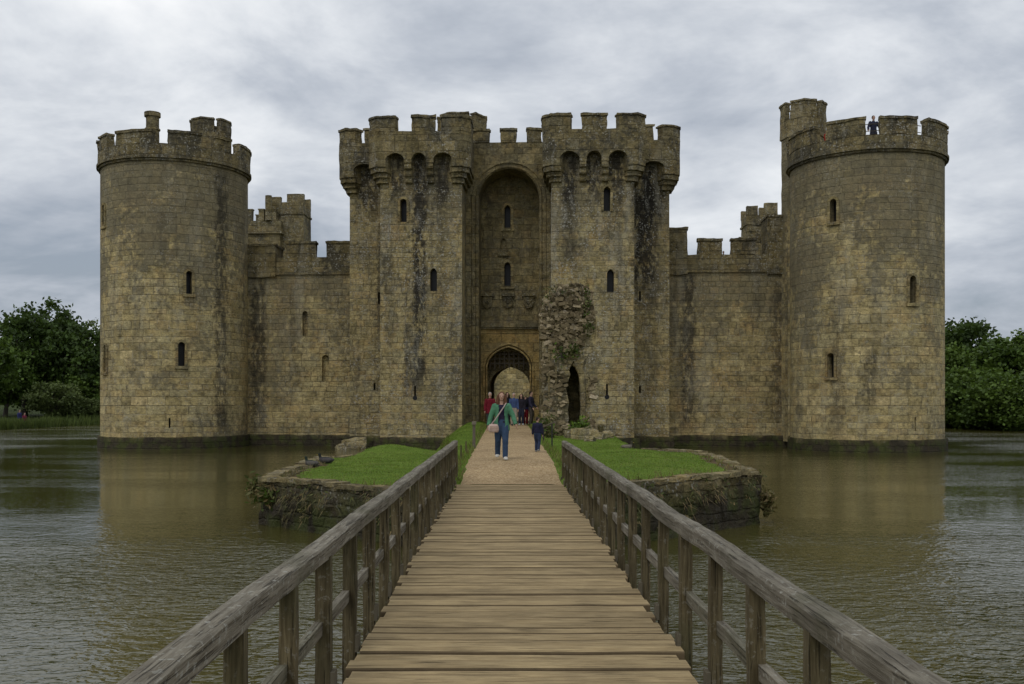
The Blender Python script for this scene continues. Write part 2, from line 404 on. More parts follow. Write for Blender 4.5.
M['earth'] = turf('earth', (.10, .07, .04), (.16, .115, .065), (.09, .10, .03), .6)
def leafmat(name, c1, c2, tr=.25, sc=.35):
    T = NT(name); p = T.geo()['Position']; rnd = T.geo()['Random Per Island']
    c = T.mix(T.mr(T.noise(p, sc, 3), .35, .65), c1, c2)
    c = T.mix(1., c, T.ramp(rnd, [(0, .6), (.5, 1.), (1, 1.45)]), 'MULTIPLY')
    b = T.n('BsdfPrincipled', {'Base Color': c, 'Roughness': .6, 'Specular IOR Level': .25})
    t = T.n('BsdfTranslucent', {'Color': T.mix(.5, c, (.09, .13, .015))})
    mx = T.n('MixShader', {0: tr, 1: b.outputs[0], 2: t.outputs[0]})
    T.t.links.new(mx.outputs[0], T.out.inputs[0]); return T.mat
M['leaf_d'] = leafmat('leaf_dark', (.03, .055, .01), (.052, .09, .015))
M['leaf_m'] = leafmat('leaf_mid', (.05, .09, .013), (.088, .14, .022))
M['leaf_w'] = leafmat('leaf_willow', (.075, .105, .03), (.115, .15, .045))
M['blade'] = leafmat('grass_blade', (.118, .19, .022), (.18, .26, .036), .3, 1.)
M['blade_dry'] = leafmat('grass_dry', (.11, .09, .035), (.21, .15, .065), .3, 1.6)
M['reed'] = leafmat('reed_leaf', (.06, .09, .018), (.095, .125, .03), .2, .6)
M['fern'] = leafmat('wall_fern', (.05, .075, .016), (.12, .11, .04), .2, 1.2)
M['creeper'] = leafmat('creeper_twigs', (.13, .11, .07), (.25, .21, .15), .1, 2.)
M['bark'] = simple('bark', (.05, .043, .034), .9, sc=5)

def watermat():
    T = NT('moat_water'); p = T.geo()['Position']; x, y, z = T.sep(p)
    w1 = T.noise(T.vscale(p, (.8, 1.15, 1.)), 3.8, 2, .5, .6)
    w2 = T.noise(T.vscale(T.vadd(p, (40., 3., 0.)), (.8, 1.2, 1.)), 9.5, 2, .5, .6)
    w3 = T.noise(T.vadd(p, (9., 77., 0.)), .55, 2, .5)
    gust = T.mr(T.noise(T.vadd(T.vscale(p, (.45, 1., 1.)), (11., 4., 0.)), .13, 3, .6), .40, .62, .25, 1.)
    near = T.mr(y, 10., 22., 1.3, .17)
    side = T.mr(T.m('ABSOLUTE', x), 24., 31., 0., .9)
    amp = T.m('MULTIPLY', gust, T.m('ADD', near, side))
    hgt = T.m('ADD', T.m('MULTIPLY', w1, .62), T.m('MULTIPLY', w2, .34)); hgt = T.m('ADD', hgt, T.m('MULTIPLY', w3, .35))
    hgt = T.m('MULTIPLY', hgt, amp)
    c = T.mix(T.noise(p, .3, 3), (.056, .052, .013), (.068, .062, .017))
    return T.bsdf(c, .04, hgt, .115, 1., .5, IOR=1.333)
M['water'] = watermat()
T_ = NT('rubble_stone'); r_ = T_.geo()['Random Per Island']; f_ = T_.noise(T_.obj(), 9, 5, .65)
c_ = T_.mix(1., T_.ramp(r_, [(0, (.075, .06, .033)), (.35, (.17, .135, .078)), (.7, (.28, .225, .135)), (1, (.45, .375, .255))]), T_.ramp(f_, [(.25, .5), (.75, 1.3)]), 'MULTIPLY')
M['rubble'] = T_.bsdf(c_, .95, f_, .03, .8, .1)
def cloth(name, c, var=.3): return simple(name, c, .85, .15, var, 12)

exec_parts = []
# ------------------------------------------------------------------ windows
def window(parent, wpoly, opening, th=None, r=0, v=0, depth=.55, sill=True, mat=None, frame=.13):
    """stone surround with a dark recess; opening=(w,z0,z1,kind,u)"""
    w, z0, z1, kind, u = opening
    ip = archpoly(w, z0, z1, kind, u)
    fb = MB()
    op = archpoly(w+2*frame, z0, z1+frame, kind, u)
    n = len(ip)
    # jamb ring between inner and outer outline, 4 cm proud
    for i in range(1, n):
        j = (i+1) % n
        if i == n-1: j = 0
        a, b, c_, d = ip[i], ip[j], op[j], op[i]
        q = [a, d, c_, b]
        fb.panel(q[::-1], -.06, .12)
    if sill: fb.box(u-w/2-frame-.04, u+w/2+frame+.04, -.10, .12, z0-.16, z0-.003)
    if th is not None: inplace(fb, th, r)
    else: fb.v = [(x, y+v, z) for x, y, z in fb.v]
    wo = fb.build('window', M['frame'], parent)
    pb = MB().panel(archpoly(w+.02, z0-.01, z1+.01, kind, u), depth-.1, depth-.06)
    if th is not None: inplace(pb, th, r)
    else: pb.v = [(x, y+v, z) for x, y, z in pb.v]
    pb.build('pane', M['void'], wo)  # dark sheet put in for the shaded interior
def win_cut(cb, opening, th=None, r=0, v=0, depth=.6):
    w, z0, z1, kind, u = opening
    b = MB().panel(archpoly(w, z0, z1, kind, u), -1.0, depth)
    if th is not None: inplace(b, th, r)
    else: b.v = [(x, y+v, z) for x, y, z in b.v]
    cb.add(b.v, b.f)
def slit(parent, opening, th=None, r=0, v=0):
    w, z0, z1, kind, u = opening
    b = MB().panel(archpoly(w+.02, z0-.01, z1+.01, kind, u), .42, .46)
    if kind == 'key': pass
    if th is not None: inplace(b, th, r)
    else: b.v = [(x, y+v, z) for x, y, z in b.v]
    b.build('arrow_slit_dark_backing', M['void'], parent)

# ------------------------------------------------------------------ octagonal stair turret, a part of a tower
def turret(parent, lx, ly, rad, zb, zg, zt, zs, mat, rot=0, gaps=4):
    P = [(lx+rad*math.sin(R(22.5+45*i)+rot), ly-rad*math.cos(R(22.5+45*i)+rot)) for i in range(8)]
    big = [(lx+(x-lx)*1.07, ly+(y-ly)*1.07) for x, y in P]
    mb = MB().prism(P, zb, zg-.05)
    mb.prism(big, zs-.1, zs+.1)
    t = mb.build('stair_turret', mat, parent, rough=(.8, .03))
    ring = big+[big[0]]; L = sum((Vector(ring[i+1])-Vector(ring[i])).length for i in range(8))
    wl = MB().sweep(ring, .28, zg-1.0 if zg-1.0 > zs+.1 else zs+.1, zg)
    k = wl.build('turret_parapet', M['para'], t, rough=(.5, .025))
    st = L/gaps
    for i in range(gaps):
        a, b = i*st+.2, (i+1)*st-.22
        mb = MB().sweep(ring, .28, zg, zt-.1, a, b); mb.sweep(ring, .38, zt-.1, zt, a-.03, b+.03, -.05)
        mb.build('merlon', M['para'], t, rough=(.25, .05, 2.2, i))
    return t

# ------------------------------------------------------------------ round corner towers
def round_tower(label, c, r, zstr, zgap, ztop, gaps, gw, wins, slits, mat, roof):
    t = thing('round_tower', label, 'castle tower', (c[0], c[1], 0), 0, 'round corner towers of the castle')
    cb = MB(); ws = []
    for (px, y0, y1, w, kind) in wins:
        th, z1 = on_cyl(px, y0, c, r); _, z0 = on_cyl(px, y1, c, r)
        op = (w, z0, z1, kind, 0); ws.append((op, th)); win_cut(cb, op, th, r)
    for (px, y0, y1, w) in slits:
        th, z1 = on_cyl(px, y0, c, r); _, z0 = on_cyl(px, y1, c, r)
        op = (w, z0, z1, 'flat', 0); win_cut(cb, op, th, r, depth=.45)
        slit(t, op, th, r)
    body = MB().cyl(r, .55, zstr, 120, 1).build('tower_wall', mat, t, cyl=(r, 0, 0))
    cut(body, cb)
    uvmap(body.data, (r, 0, 0))
    for op, th in ws: window(t, None, op, th, r, mat=mat)
    MB().cyl(r+.16, -1, .62, 120, 4, r+.13).build('plinth', M['plinth'], t, cyl=(r, 0, 0), rough=(.5, .035))
    sc = MB().arc(r-.3, r+.2, zstr, zstr+.13, 0, 2*math.pi, n=120); sc.arc(r-.3, r+.1, zstr-.12, zstr-.003, 0, 2*math.pi, n=120)
    sc.build('string_course', M['para'], t, cyl=(r, 0, 0), rough=(.5, .015))
    MB().cyl(r-.4, zstr-.1, roof, 64).build('roof', M['cope'], t)
    ro, ri = r+.13, r-.3
    pp = MB().arc(ri, ro, zstr+.133, zgap, 0, 2*math.pi, n=120).build('parapet', M['para'], t, cyl=(r, 0, 0), rough=(.6, .02))
    gs = sorted(gaps)
    for i, a in enumerate(gs):
        b = gs[(i+1) % len(gs)]+(360 if i == len(gs)-1 else 0)
        a0, a1 = R(a+gw/2), R(b-gw/2)
        sl = random.uniform(-.06, .05)
        mb = MB().arc(ri, ro, zgap, ztop-.13+sl, a0, a1); mb.arc(ri-.03, ro+.06, ztop-.13+sl, ztop+sl, a0-.006, a1+.006)
        mb.build('merlon', M['para'], pp, cyl=(r, 0, 0), rough=(.25, .05, 2.2, i))
    return t
random.seed(4)
CL, RL = (-18.4, 55.7), 3.9
CR, RR = (18.62, 51.8), 3.77
bl = math.degrees(math.atan2(CL[0], CL[1])); br = math.degrees(math.atan2(CR[0], CR[1]))
tl = round_tower('weathered round corner tower with a chimney on top, left end of the castle', CL, RL, 15.1, 15.85, 16.6,
    [-bl-53+0, -bl-11, -bl+24, -bl+50, -bl+105, -bl+150, -bl+195, -bl+240, -bl+280][:9], 11.,
    [(189, 271, 294, .3, 'round'), (181.5, 342, 366, .34, 'round'), (104, 205, 226, .3, 'round'), (105.5, 345, 372, .32, 'round')], [(169.5, 418, 428, .09)], M['tower'], 15.2)
tr = round_tower('weathered round corner tower with visitors on its roof, right end of the castle', CR, RR, 14.6, 15.3, 16.2,
    [-br+5, -br+42, -br-33, -br-80, -br+85, -br+130, -br+175, -br+220], 10.,
    [(833.5, 199, 222, .34, 'round'), (831, 353, 377, .34, 'round'), (912.5, 276, 303, .36, 'round')], [(915.5, 417, 431, .09)], M['tower_b'], 15.05)
# handrails across the embrasures of the right tower
for a in (-br+5, -br+42):
    for z in (15.62, 15.95):
        MB().tube([(math.sin(R(a+d))*(RR-.45), -math.cos(R(a+d))*(RR-.45), z) for d in (-8, 0, 8)], .02, 6).build('railing', M['metal'], tr)
# chimney standing behind the left parapet
p = at(152.5, 300, 39.35)
mb = MB(); cx, cy = p.x-CL[0], p.y-CL[1]
mb.cyl(.34, 15.2, 17.6, 16, c=(cx, cy)); mb.cyl(.42, 17.603, 17.83, 16, c=(cx, cy)); mb.cyl(.4, 16.9, 16.98, 16, c=(cx, cy))
mb.build('chimney', M['para'], tl, rough=(.3, .02))
p = at(211, 300, 43.5); turret(tl, p.x-CL[0], p.y-CL[1], 1.15, 14, 18.05, 18.9, 17.2, M['para'], .2)
p = at(803, 300, 40.6); turret(tr, p.x-CR[0], p.y-CR[1], 1.14, .3, 17.75, 18.75, 16.95, M['tower_b'], .15)

# ------------------------------------------------------------------ gatehouse
gh = thing('gatehouse', 'twin towered stone gatehouse with tall recessed arch above the entrance', 'gatehouse', C0, YAW)
GV, SV = -4.3, -2.03
UI, UF, UO = 2.3, 6.55, 8.6
def mir(pts, sg): return [(x*sg, y) for x, y in pts]
ZG, ZT, ZA, ZB = 16.32, 17.13, 15.04, 14.5
for sg in (-1, 1):
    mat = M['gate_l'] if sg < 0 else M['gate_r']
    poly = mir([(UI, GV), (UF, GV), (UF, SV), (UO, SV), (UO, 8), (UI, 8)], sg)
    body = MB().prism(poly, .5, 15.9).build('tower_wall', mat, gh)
    cb = MB()
    if sg < 0:
        W = [(403.5, 199, 222, .34, 'round'), (433.5, 268, 291, .36, 'point')]
        SL = [(415, 386, 398, .1, GV)]; SL2 = [(379, 292, 304, .12, SV), (374.5, 383, 390, .11, SV)]
    else:
        W = [(607, 187, 211, .34, 'round'), (610.5, 269, 292, .36, 'point')]
        SL = [(607, 384, 397, .1, GV)]; SL2 = [(640, 291, 301, .1, SV), (640, 386, 393, .1, SV)]
    for k, (px, y0, y1, w, kind) in enumerate(W):
        u, z1 = on_v(px, y0, GV); _, z0 = on_v(px, y1, GV)
        op = (w, z0, z1, kind, u); win_cut(cb, op, v=GV)
        if k == 0: window(gh, None, op, v=GV, mat=mat, frame=.12, sill=False)
        else:
            f = MB().panel(archpoly(w+.02, z0-.01, z1+.01, kind, u), .40, .44); f.v = [(x, y+GV, z) for x, y, z in f.v]
            f.build('arrow_slit_dark_backing', M['void'], gh)
    for (px, y0, y1, w, v) in SL+SL2:
        u, z1 = on_v(px, y0, v); _, z0 = on_v(px, y1, v)
        u = max(min(u, UO-.3), -UO+.3)
        if v == SV and abs(u) < UF+.2: u = sg*(UF+.25)
        op = (w, z0, z1, 'flat', u); win_cut(cb, op, v=v, depth=.45); slit(gh, op, v=v)
        if v == GV:
            op = (.24, z0-.12, z0+.12, 'round', u)
            kb = MB().panel([(u+.13*math.cos(i*.5236), z0+.13*math.sin(i*.5236)) for i in range(12)], v-.5, v+.45); cb.add(kb.v, kb.f) if False else None
            MB().panel([(u+.12*math.cos(i*.5236), z0+.12*math.sin(i*.5236)) for i in range(12)], v-.004, v+.3).build('oillet_dark_backing', M['void'], gh)
    cut(body, cb); uvmap(body.data)
    # plinth round the feet of the tower
    pl = mir([(UI+.02, GV-.25), (UF+.25, GV-.25), (UF+.25, SV-.25), (UO+.25, SV-.25), (UO+.25, 8), (UI+.02, 8)], sg)
    MB().prism(pl, -1, .62).build('plinth', M['plinth'], gh, rough=(.5, .06))
    # machicolated parapet: outer plan line from the inner return to the back
    o, ch = .55, .42
    path = [(UI-o+.1, SV+.3), (UI-o+.1, GV-o+ch), (UI-o+.1+ch, GV-o), (UF+o-ch, GV-o), (UF+o, GV-o+ch), (UF+o, SV-o), (UO+o-ch, SV-o), (UO+o, SV-o+ch), (UO+o, 8.3), (UI, 8.3)]
    path = mir(path, sg); T = .4*sg             # thicken towards the inside
    so = lambda u, v: s_of(path, (u*sg, v))
    sk = MB().sweep(path, T, ZA+.25, ZG)
    # solid shoulders at the corners, stepping down on rolls
    fl, fr_ = UI-o+.1+ch, UF+o-ch
    sec = [(so(UI-o+.1, SV+.1), so(fl+.5, GV-o)), (so(fr_-.5, GV-o), so(UF+o, SV-o-.45)), (so(UO+o-ch-.45, SV-o), so(UO+o, SV+1.0)), (so(UO+o, 2.2), so(UO+o, 3.0)), (so(UO+o, 5.2), so(UO+o, 8.3))]
    for a, b in sec: sk.sweep(path, .56*sg, ZB, ZA+.253, a, b, .003*sg)
    # arched heads over the openings
    def heads(p0, p1, n, piers):
        for i in range(n):
            ua, ub = piers[i]
            A = Vector(p0).lerp(Vector(p1), ua); B = Vector(p0).lerp(Vector(p1), ub)
            d = (B-A); l = d.length; d.normalize(); nn = Vector((-d.y, d.x))*sg
            pts = [(0, ZA+.253)]+[(l*j/10, ZA-.12+.3*math.sin(math.pi*j/10)**.6 if 0 < j < 10 else ZA-.12) for j in range(11)]+[(l, ZA+.253)]
            vs = []
            for q in (.004, .38): vs += [(A.x+d.x*s+nn.x*q, A.y+d.y*s+nn.y*q, z) for s, z in pts]
            m = len(pts); fs = [list(range(m)), list(range(m, 2*m))]+[[j, (j+1) % m, (j+1) % m+m, j+m] for j in range(m)]
            sk.add(vs, fs)
    p0, p1 = ((fl+.5)*sg, GV-o), ((fr_-.5)*sg, GV-o); Lf = abs(p1[0]-p0[0]); k1, k2 = .335, .665; hw = .19/Lf
    heads(p0, p1, 3, [(0, k1-hw), (k1+hw, k2-hw), (k2+hw, 1)])
    for k in (k1, k2): sk.panel([((p0[0]+(p1[0]-p0[0])*k-.19), ZB+.2), ((p0[0]+(p1[0]-p0[0])*k+.19), ZB+.2), ((p0[0]+(p1[0]-p0[0])*k+.19), ZA+.25), ((p0[0]+(p1[0]-p0[0])*k-.19), ZA+.25)], GV-o+.006, GV+.02)
    heads(((UF+o+.02)*sg, SV-o), ((UO+o-ch-.45)*sg, SV-o), 1, [(0, 1)])
    heads(((UO+o)*sg, SV+1.0), ((UO+o)*sg, 2.2), 1, [(0, 1)]); heads(((UO+o)*sg, 3.0), ((UO+o)*sg, 5.2), 1, [(0, 1)])
    par = sk.build('parapet', M['para'], gh, rough=(.45, .028, 1.4, sg))
    inn_ = offset(path, .3*sg)
    MB().prism(inn_+[(UI*sg, SV+.3)], 15.32, 15.97).build('parapet_walk', M['para'], gh)
    # corbels
    for a, b in sec:
        cbm = MB()
        for j, (ins, za, zb) in enumerate(((.06, ZB-.26, ZB-.004), (.2, ZB-.50, ZB-.264), (.34, ZB-.76, ZB-.504))):
            cbm.sweep(path, .56*sg, za, zb, a+.05*j, b-.05*j, ins*sg); cbm.sweep(path, .5*sg, za-.0, zb-.05, a+.03+.05*j, b-.03-.05*j, (ins+.06)*sg) if False else None
        cbm.build('corner_corbel', M['para'], gh, rough=(.2, .035, 2., j))
    for k in (k1, k2):
        uc = p0[0]+(p1[0]-p0[0])*k; cm = MB()
        prof = [(GV+.05, ZB+.196), (GV+.05, ZB-.78)]
        for j in range(3):
            y0 = GV-.16-.15*j; zb = ZB-.78+.325*j
            prof += [(y0-.0+.07, zb), (y0-.05, zb+.05), (y0-.08, zb+.15), (y0-.05, zb+.27)]
        prof += [(GV-o+.02, ZB+.196)]
        m = len(prof); vs = [(uc-.17, y, z) for y, z in prof]+[(uc+.17, y, z) for y, z in prof]
        cm.add(vs, [list(range(m)), list(range(m, 2*m))]+[[j, (j+1) % m, (j+1) % m+m, j+m] for j in range(m)])
        cm.build('corbel', M['para'], gh, rough=(.2, .02))
    # merlons
    f0 = UI-o+.1; f1 = UF+o
    mer = [(so(f0, SV-.6), so(f0+1.42, GV-o)), (so(f0+(1.75 if sg < 0 else 2.0), GV-o), so(f0+(2.99 if sg < 0 else 3.26), GV-o)), (so(f1-1.42, GV-o), so(f1, GV-o+1.0)),
           (so(f1+.02, SV-o), so(f1+.6, SV-o)), (so(UO+o-.98, SV-o), so(UO+o, SV-o+.95)), (so(UO+o, SV-o+1.6), so(UO+o, SV-o+3.1)), (so(UO+o, 2.4), so(UO+o, 4.2)), (so(UO+o, 4.9), so(UO+o, 6.8)), (so(UO-1, 8.3), so(UO-3, 8.3)), (so(UO-3.6, 8.3), so(UO-5.4, 8.3))]
    for i, (a, b) in enumerate(mer):
        a, b = min(a, b), max(a, b)
        mb = MB().sweep(path, T, ZG, ZT-.13, a, b); mb.sweep(path, .5*sg, ZT-.13, ZT+random.uniform(-.04, .04), a-.04, b+.04, -.05*sg)
        mb.build('merlon', M['para'], par, rough=(.22, .05, 2.2, i))
# wall between the towers with the tall arched recess
RU0, RU1 = -1.6, 1.65
ac = (RU0+RU1)/2; aw = (RU1-RU0)
arch = archpoly(aw, .4, 15.0, 'round', ac, 14)
outer = [(-UI+.003, .4)]+[arch[0]]+arch[::-1][:-1][0:len(arch)-1]
inn = [arch[1]]+arch[2:]          # up the right side, over, down the left
poly = [(-UI+.003, .4), arch[0]]+arch[2:][::-1]+[arch[1], (UI-.003, .4), (UI-.003, 16.42), (-UI+.003, 16.42)]
fw = MB().panel(poly, SV, -.3)
# two roll mouldings following the arch
for e, pr in ((.10, .07), (.34, .05)):
    big = archpoly(aw+2*e, .4, 15.0+e, 'round', ac, 14)
    pts = [(x, SV-.01, z) for x, z in [big[1]]+big[2:]+[big[0]]]
    fw.tube(pts, pr, 8)
fwo = fw.build('arch_wall', M['gatec'], gh)
for a, b in ((-1.95, -1.02), (-.42, .42), (1.0, 1.75)):
    mb = MB().box(a, b, SV-.04, SV+.36, 16.42, 17.05); mb.box(a-.04, b+.04, SV-.09, SV+.4, 17.053, 17.17)
    mb.build('merlon', M['para'], fwo, rough=(.22, .05, 2.2))
MB().box(-UI+.01, UI-.01, .603, 8, 5.3, 15.9).build('upper_floor', M['gatec'], gh)
up = MB().box(RU0-.4, RU1+.4, -.297, .6, 6.72, 15.8).build('recess_wall', M['gatec'], gh)
cb = MB(); wl = []
for (px, y0, y1, w, k) in ((507.5, 205, 228, .34, 'point'), (507.5, 262, 286, .36, 'point')):
    u, z1 = on_v(px, y0, -.3); _, z0 = on_v(px, y1, -.3); op = (w, z0, z1, k, u); win_cut(cb, op, v=-.297); wl.append(op)
u, z1 = on_v(503.5, 238, -.3); _, z0 = on_v(503.5, 252, -.3)
nb = MB().panel(archpoly(.34, z0, z1, 'point', u), -.8, -.1); cb.add(nb.v, nb.f)
cut(up, cb); uvmap(up.data)
for op in wl: window(gh, None, op, v=-.297, mat=M['gatec'], frame=.16)
MB().box(u-.3, u+.3, -.46, -.2, z0-.22, z0-.01).build('niche_bracket', M['gatec'], gh)
mb = MB().box(RU0+.01, RU1-.01, -.5, -.2, 6.6, 6.8); mb.box(RU0+.01, RU1-.01, -.42, -.2, 6.5, 6.597)
mb.build('string_course', M['cope'], gh)
# three worn shields in square frames
for px in (487.5, 508, 528.5):
    u, z = on_v(px, 302, -.3); sb = MB()
    sb.panel([(u-.36, z+.46), (u-.36, z+.30), (u+.36, z+.30), (u+.36, z+.46)], -.56, -.29)
    sh = [(u-.27, z+.28), (u-.27, z-.02)]+[(u-.27+.27*(1-math.cos(t*.157)), z-.02-.32*math.sin(t*.157)) for t in range(1, 10)]
    sh += [(u, z-.34)]+[(2*u-a, b) for a, b in sh[::-1]]
    sb.panel(sh, -.46, -.29); sb.tube([(u-.2, -.465, z+.1), (u, -.48, z-.1), (u+.2, -.465, z+.1)], .035, 6)
    sb.build('coat_of_arms', M['para'], gh, rough=(.12, .012))
# entrance arch in warm stone
gu, gz = on_v(508.5, 345, -.3); GW = 2.62
ga = archpoly(GW, 1.0, gz, 'four', gu, 12)
poly = [(RU0-.3, .9), ga[0]]+ga[2:][::-1]+[ga[1], (RU1+.3, .9), (RU1+.3, 6.5), (RU0-.3, 6.5)]
gs_ = MB().panel(poly, -.28, .55)
for e, yy, pr in ((.07, -.285, .06), (-.09, -.26, .05)):
    bg = archpoly(GW+2*e, 1.0, gz+e, 'four', gu, 12); gs_.tube([(x, yy, z) for x, z in [bg[1]]+bg[2:]+[bg[0]]], pr, 8)
gs_.build('gate_surround', M['tan'], gh)
ga2 = archpoly(2.3, 1.0, 4.5, 'four', gu, 12)
for v0, v1, w_, zt in ((1.25, 1.9, 2.28, 4.48), (4.2, 4.7, 2.5, 4.9), (7.4, 8.1, 2.5, 4.75)):
    a2 = archpoly(w_, 1.0, zt, 'four', gu, 12)
    MB().panel([(-UI+.01, .9), a2[0]]+a2[2:][::-1]+[a2[1], (UI-.01, .9), (UI-.01, 5.3), (-UI+.01, 5.3)], v0, v1).build('passage_arch', M['gatec'], gh)
pc = MB()
for i in range(11):
    u = gu-1.35+.27*i; pc.box(u-.035, u+.035, .85, .92, 4.5, 5.9)
    pc.prism([(u-.035, .85), (u+.035, .85), (u+.035, .92), (u-.035, .92)], 4.25, 4.497, top=[(u-.004, .88), (u+.004, .88), (u+.004, .89), (u-.004, .89)])
    pc.v[-8:] = [(x, y, 8.747-z) for x, y, z in pc.v[-8:]]
for i in range(5): pc.box(gu-1.42, gu+1.42, .925, .98, 4.6+.26*i, 4.68+.26*i)
pc.v = [(x, y-.22, z) for x, y, z in pc.v]
pc.build('portcullis', M['postwood'], gh)
# stair turret rising behind the left gate tower
p = at(462, 300, 44.0); q = p-C0; turret(gh, q.dot(UX), q.dot(VX), 1.45, 15, 18.3, 19.3, 17.2, M['para'], .1)

# ------------------------------------------------------------------ curtain walls
def curtain(label, u0, u1, mat, merl, raised, blocked, group='curtain walls of the castle front'):
    t = thing('curtain_wall', label, 'castle wall', C0, YAW, group)
    b = MB().box(u0, u1, 0, 2.0, .5, 9.75).build('wall', mat, t)
    cb = MB()
    for (px, y0, y1, w, kind, dp) in blocked:
        u, z1 = on_v(px, y0, 0); _, z0 = on_v(px, y1, 0)
        op = (w, z0, z1, kind, u); win_cut(cb, op, v=0, depth=dp)
        if dp > .3: slit(t, op, v=0)
    cut(b, cb); uvmap(b.data)
    MB().box(u0, u1, -.2, .1, -1, .62).build('plinth', M['plinth'], t, rough=(.5, .05))
    pp = MB().box(u0, u1, -.04, .45, 9.753, 10.6); pp.box(u0, u1, -.1, .3, 9.62, 9.75)
    po = pp.build('parapet', M['para'], t, rough=(.5, .03))
    for a, b_, zt in merl:
        mb = MB().box(a, b_, -.04, .42, 10.6, zt-.13); mb.box(a-.05, b_+.05, -.1, .47, zt-.13, zt)
        mb.build('merlon', M['para'], po, rough=(.22, .055, 2.2, a))
    for a, b_, zt in raised:
        mb = MB().box(a, b_, -.15, 1.6, 9.5, zt-.12); mb.box(a-.05, b_+.05, -.2, 1.65, zt-.12, zt)
        mb.build('raised_wall', M['para'], t, rough=(.3, .055, 1.8, a))
    return t
mu = lambda a, b, v=0: (on_v(a, 250, v)[0], on_v(b, 250, v)[0])
curtain('curtain wall with two blocked windows, between left round tower and gatehouse', -18.4, -8.5, M['curt'],
    [mu(286, 316)+(11.5,), mu(326.5, 350)+(11.5,)], [mu(240, 276)+(11.35,)],
    [(305, 311, 336, .3, 'round', .3), (325.5, 355, 381, .4, 'round', .3)])
curtain('curtain wall with a dark drain stain, between gatehouse and right round tower', 8.4, 18.6, M['curt_r'],
    [mu(698, 722)+(11.5,), mu(731.5, 755.5)+(11.5,)], [mu(664, 687)+(12.1,), mu(767, 796)+(12.75,)],
    [(783, 305, 316, .14, 'flat', .5), (785.5, 371, 388, .2, 'flat', .5)])
def plain_wall(label, u0, u1, v0, v1, top, n):
    t = thing('curtain_wall', label, 'castle wall', C0, YAW, 'far curtain walls of the castle')
    b = MB().box(u0, u1, v0, v1, -.5, top-.9).build('wall', M['curt'], t)
    lng = (v1-v0) if (v1-v0) > (u1-u0) else (u1-u0)
    for i in range(n):
        a = lng*i/n+.3; c_ = lng*(i+1)/n-.3
        mb = MB().box(u0, u1, v0+a, v0+c_, top-.897, top) if (v1-v0) > (u1-u0) else MB().box(u0+a, u0+c_, v0, v1, top-.897, top)
        mb.build('merlon', M['para'], b, rough=(.8, .03))
    return t
plain_wall('plain side curtain wall behind the left round tower', -21.2, -19.6, 3.5, 40, 11.5, 16)
plain_wall('plain side curtain wall behind the right round tower', 19.6, 21.2, 3.5, 40, 11.5, 16)
rw = thing('rear_gate_wall', 'sunlit ruined wall across the courtyard seen through the entrance arch', 'castle wall', C0, YAW)
ra = archpoly(2.2, .8, 3.4, 'four', 1.6, 8)
MB().panel([(-20.5, .5), ra[0]]+ra[2:][::-1]+[ra[1], (20.5, .5), (20.5, 10), (-20.5, 10)], 38.6, 40).build('wall', M['tower'], rw)
# ruined inner range inside the court
rr_ = thing('ruined_inner_wall', 'broken grey courtyard wall glimpsed through the entrance arch', 'ruined wall', C0, YAW)
MB().panel([(-.6, .8), (4.5, .8), (5, 6.5), (3.1, 6.2), (2.6, 5.1), (1.2, 4.9), (.7, 3.7), (.1, 3.2), (-.3, 2.)], 24, 25).build('wall', M['ruin'], rr_, rough=(.4, .08))
# square towers half way along the sides
def square_tower(label, pa, pb, y, zt, zturret, tpa, tpb, chim):
    a = at(pa, 300, y); b = at(pb, 300, y); w = b.x-a.x
    t = thing('square_tower', label, 'castle tower', ((a.x+b.x)/2, y*K, 0), YAW, 'square towers behind the front walls')
    h = w/2
    MB().box(-h, h, 0, 2*h, .3, zt-1.75).build('tower_wall', M['para'], t)
    st = MB().box(-h-.12, h+.12, -.12, 2*h+.12, zt-1.747, zt-.9); st.box(-h-.2, h+.2, -.2, 2*h+.2, zt-1.95, zt-1.75)
    po = st.build('parapet', M['para'], t, rough=(.6, .03))
    k = 3; ww = (2*h+.24)/k
    for i in range(k):
        for y0 in (-.12, 2*h-.28):
            x0 = -h-.12+ww*i
            mb = MB().box(x0+.12, x0+ww-.12-.3, y0, y0+.4, zt-.9, zt); mb.box(x0+.08, x0+ww-.38, y0-.05, y0+.45, zt+.003, zt+.1)
            mb.build('merlon', M['para'], po, rough=(.5, .03))
    ta = at(tpa, 300, y+.6); tb = at(tpb, 300, y+.6); c_ = (a.x+b.x)/2; x0, x1 = ta.x-c_, tb.x-c_; ya = .6
    yb = ya+min(2.6, x1-x0); zg = zturret-.8
    m = MB().box(x0, x1, ya, yb, .3, zg); m.box(x0-.08, x1+.08, ya-.08, yb+.08, zg-.75, zg-.6)
    tu = m.build('stair_turret', M['para'], t, rough=(.5, .03))
    w3 = (x1-x0)/2
    for xa, xb in ((x0-.02, x0+w3-.3), (x0+w3+.2, x1+.02)):
        for yy in (ya-.03, yb-.33):
            m = MB().box(xa, xb, yy, yy+.36, zg+.003, zturret-.1+.25*(xb > x1)); m.build('merlon', M['para'], tu, rough=(.4, .04, 1.3, xa))
    if chim: MB().cyl(.28, zt-.9, zturret-.15, 12, c=(x0+.45, ya-.75)).build('chimney', M['para'], t, rough=(.3, .03))
    return t
square_tower('square side tower with a stepped turret and chimney, seen over the left curtain wall', 247, 280, 61, 18.3, 19.6, 266, 304, True)
square_tower('square side tower with low turret, seen over the right curtain wall', 747, 790, 57, 15.6, 17.8, 746, 776, False)

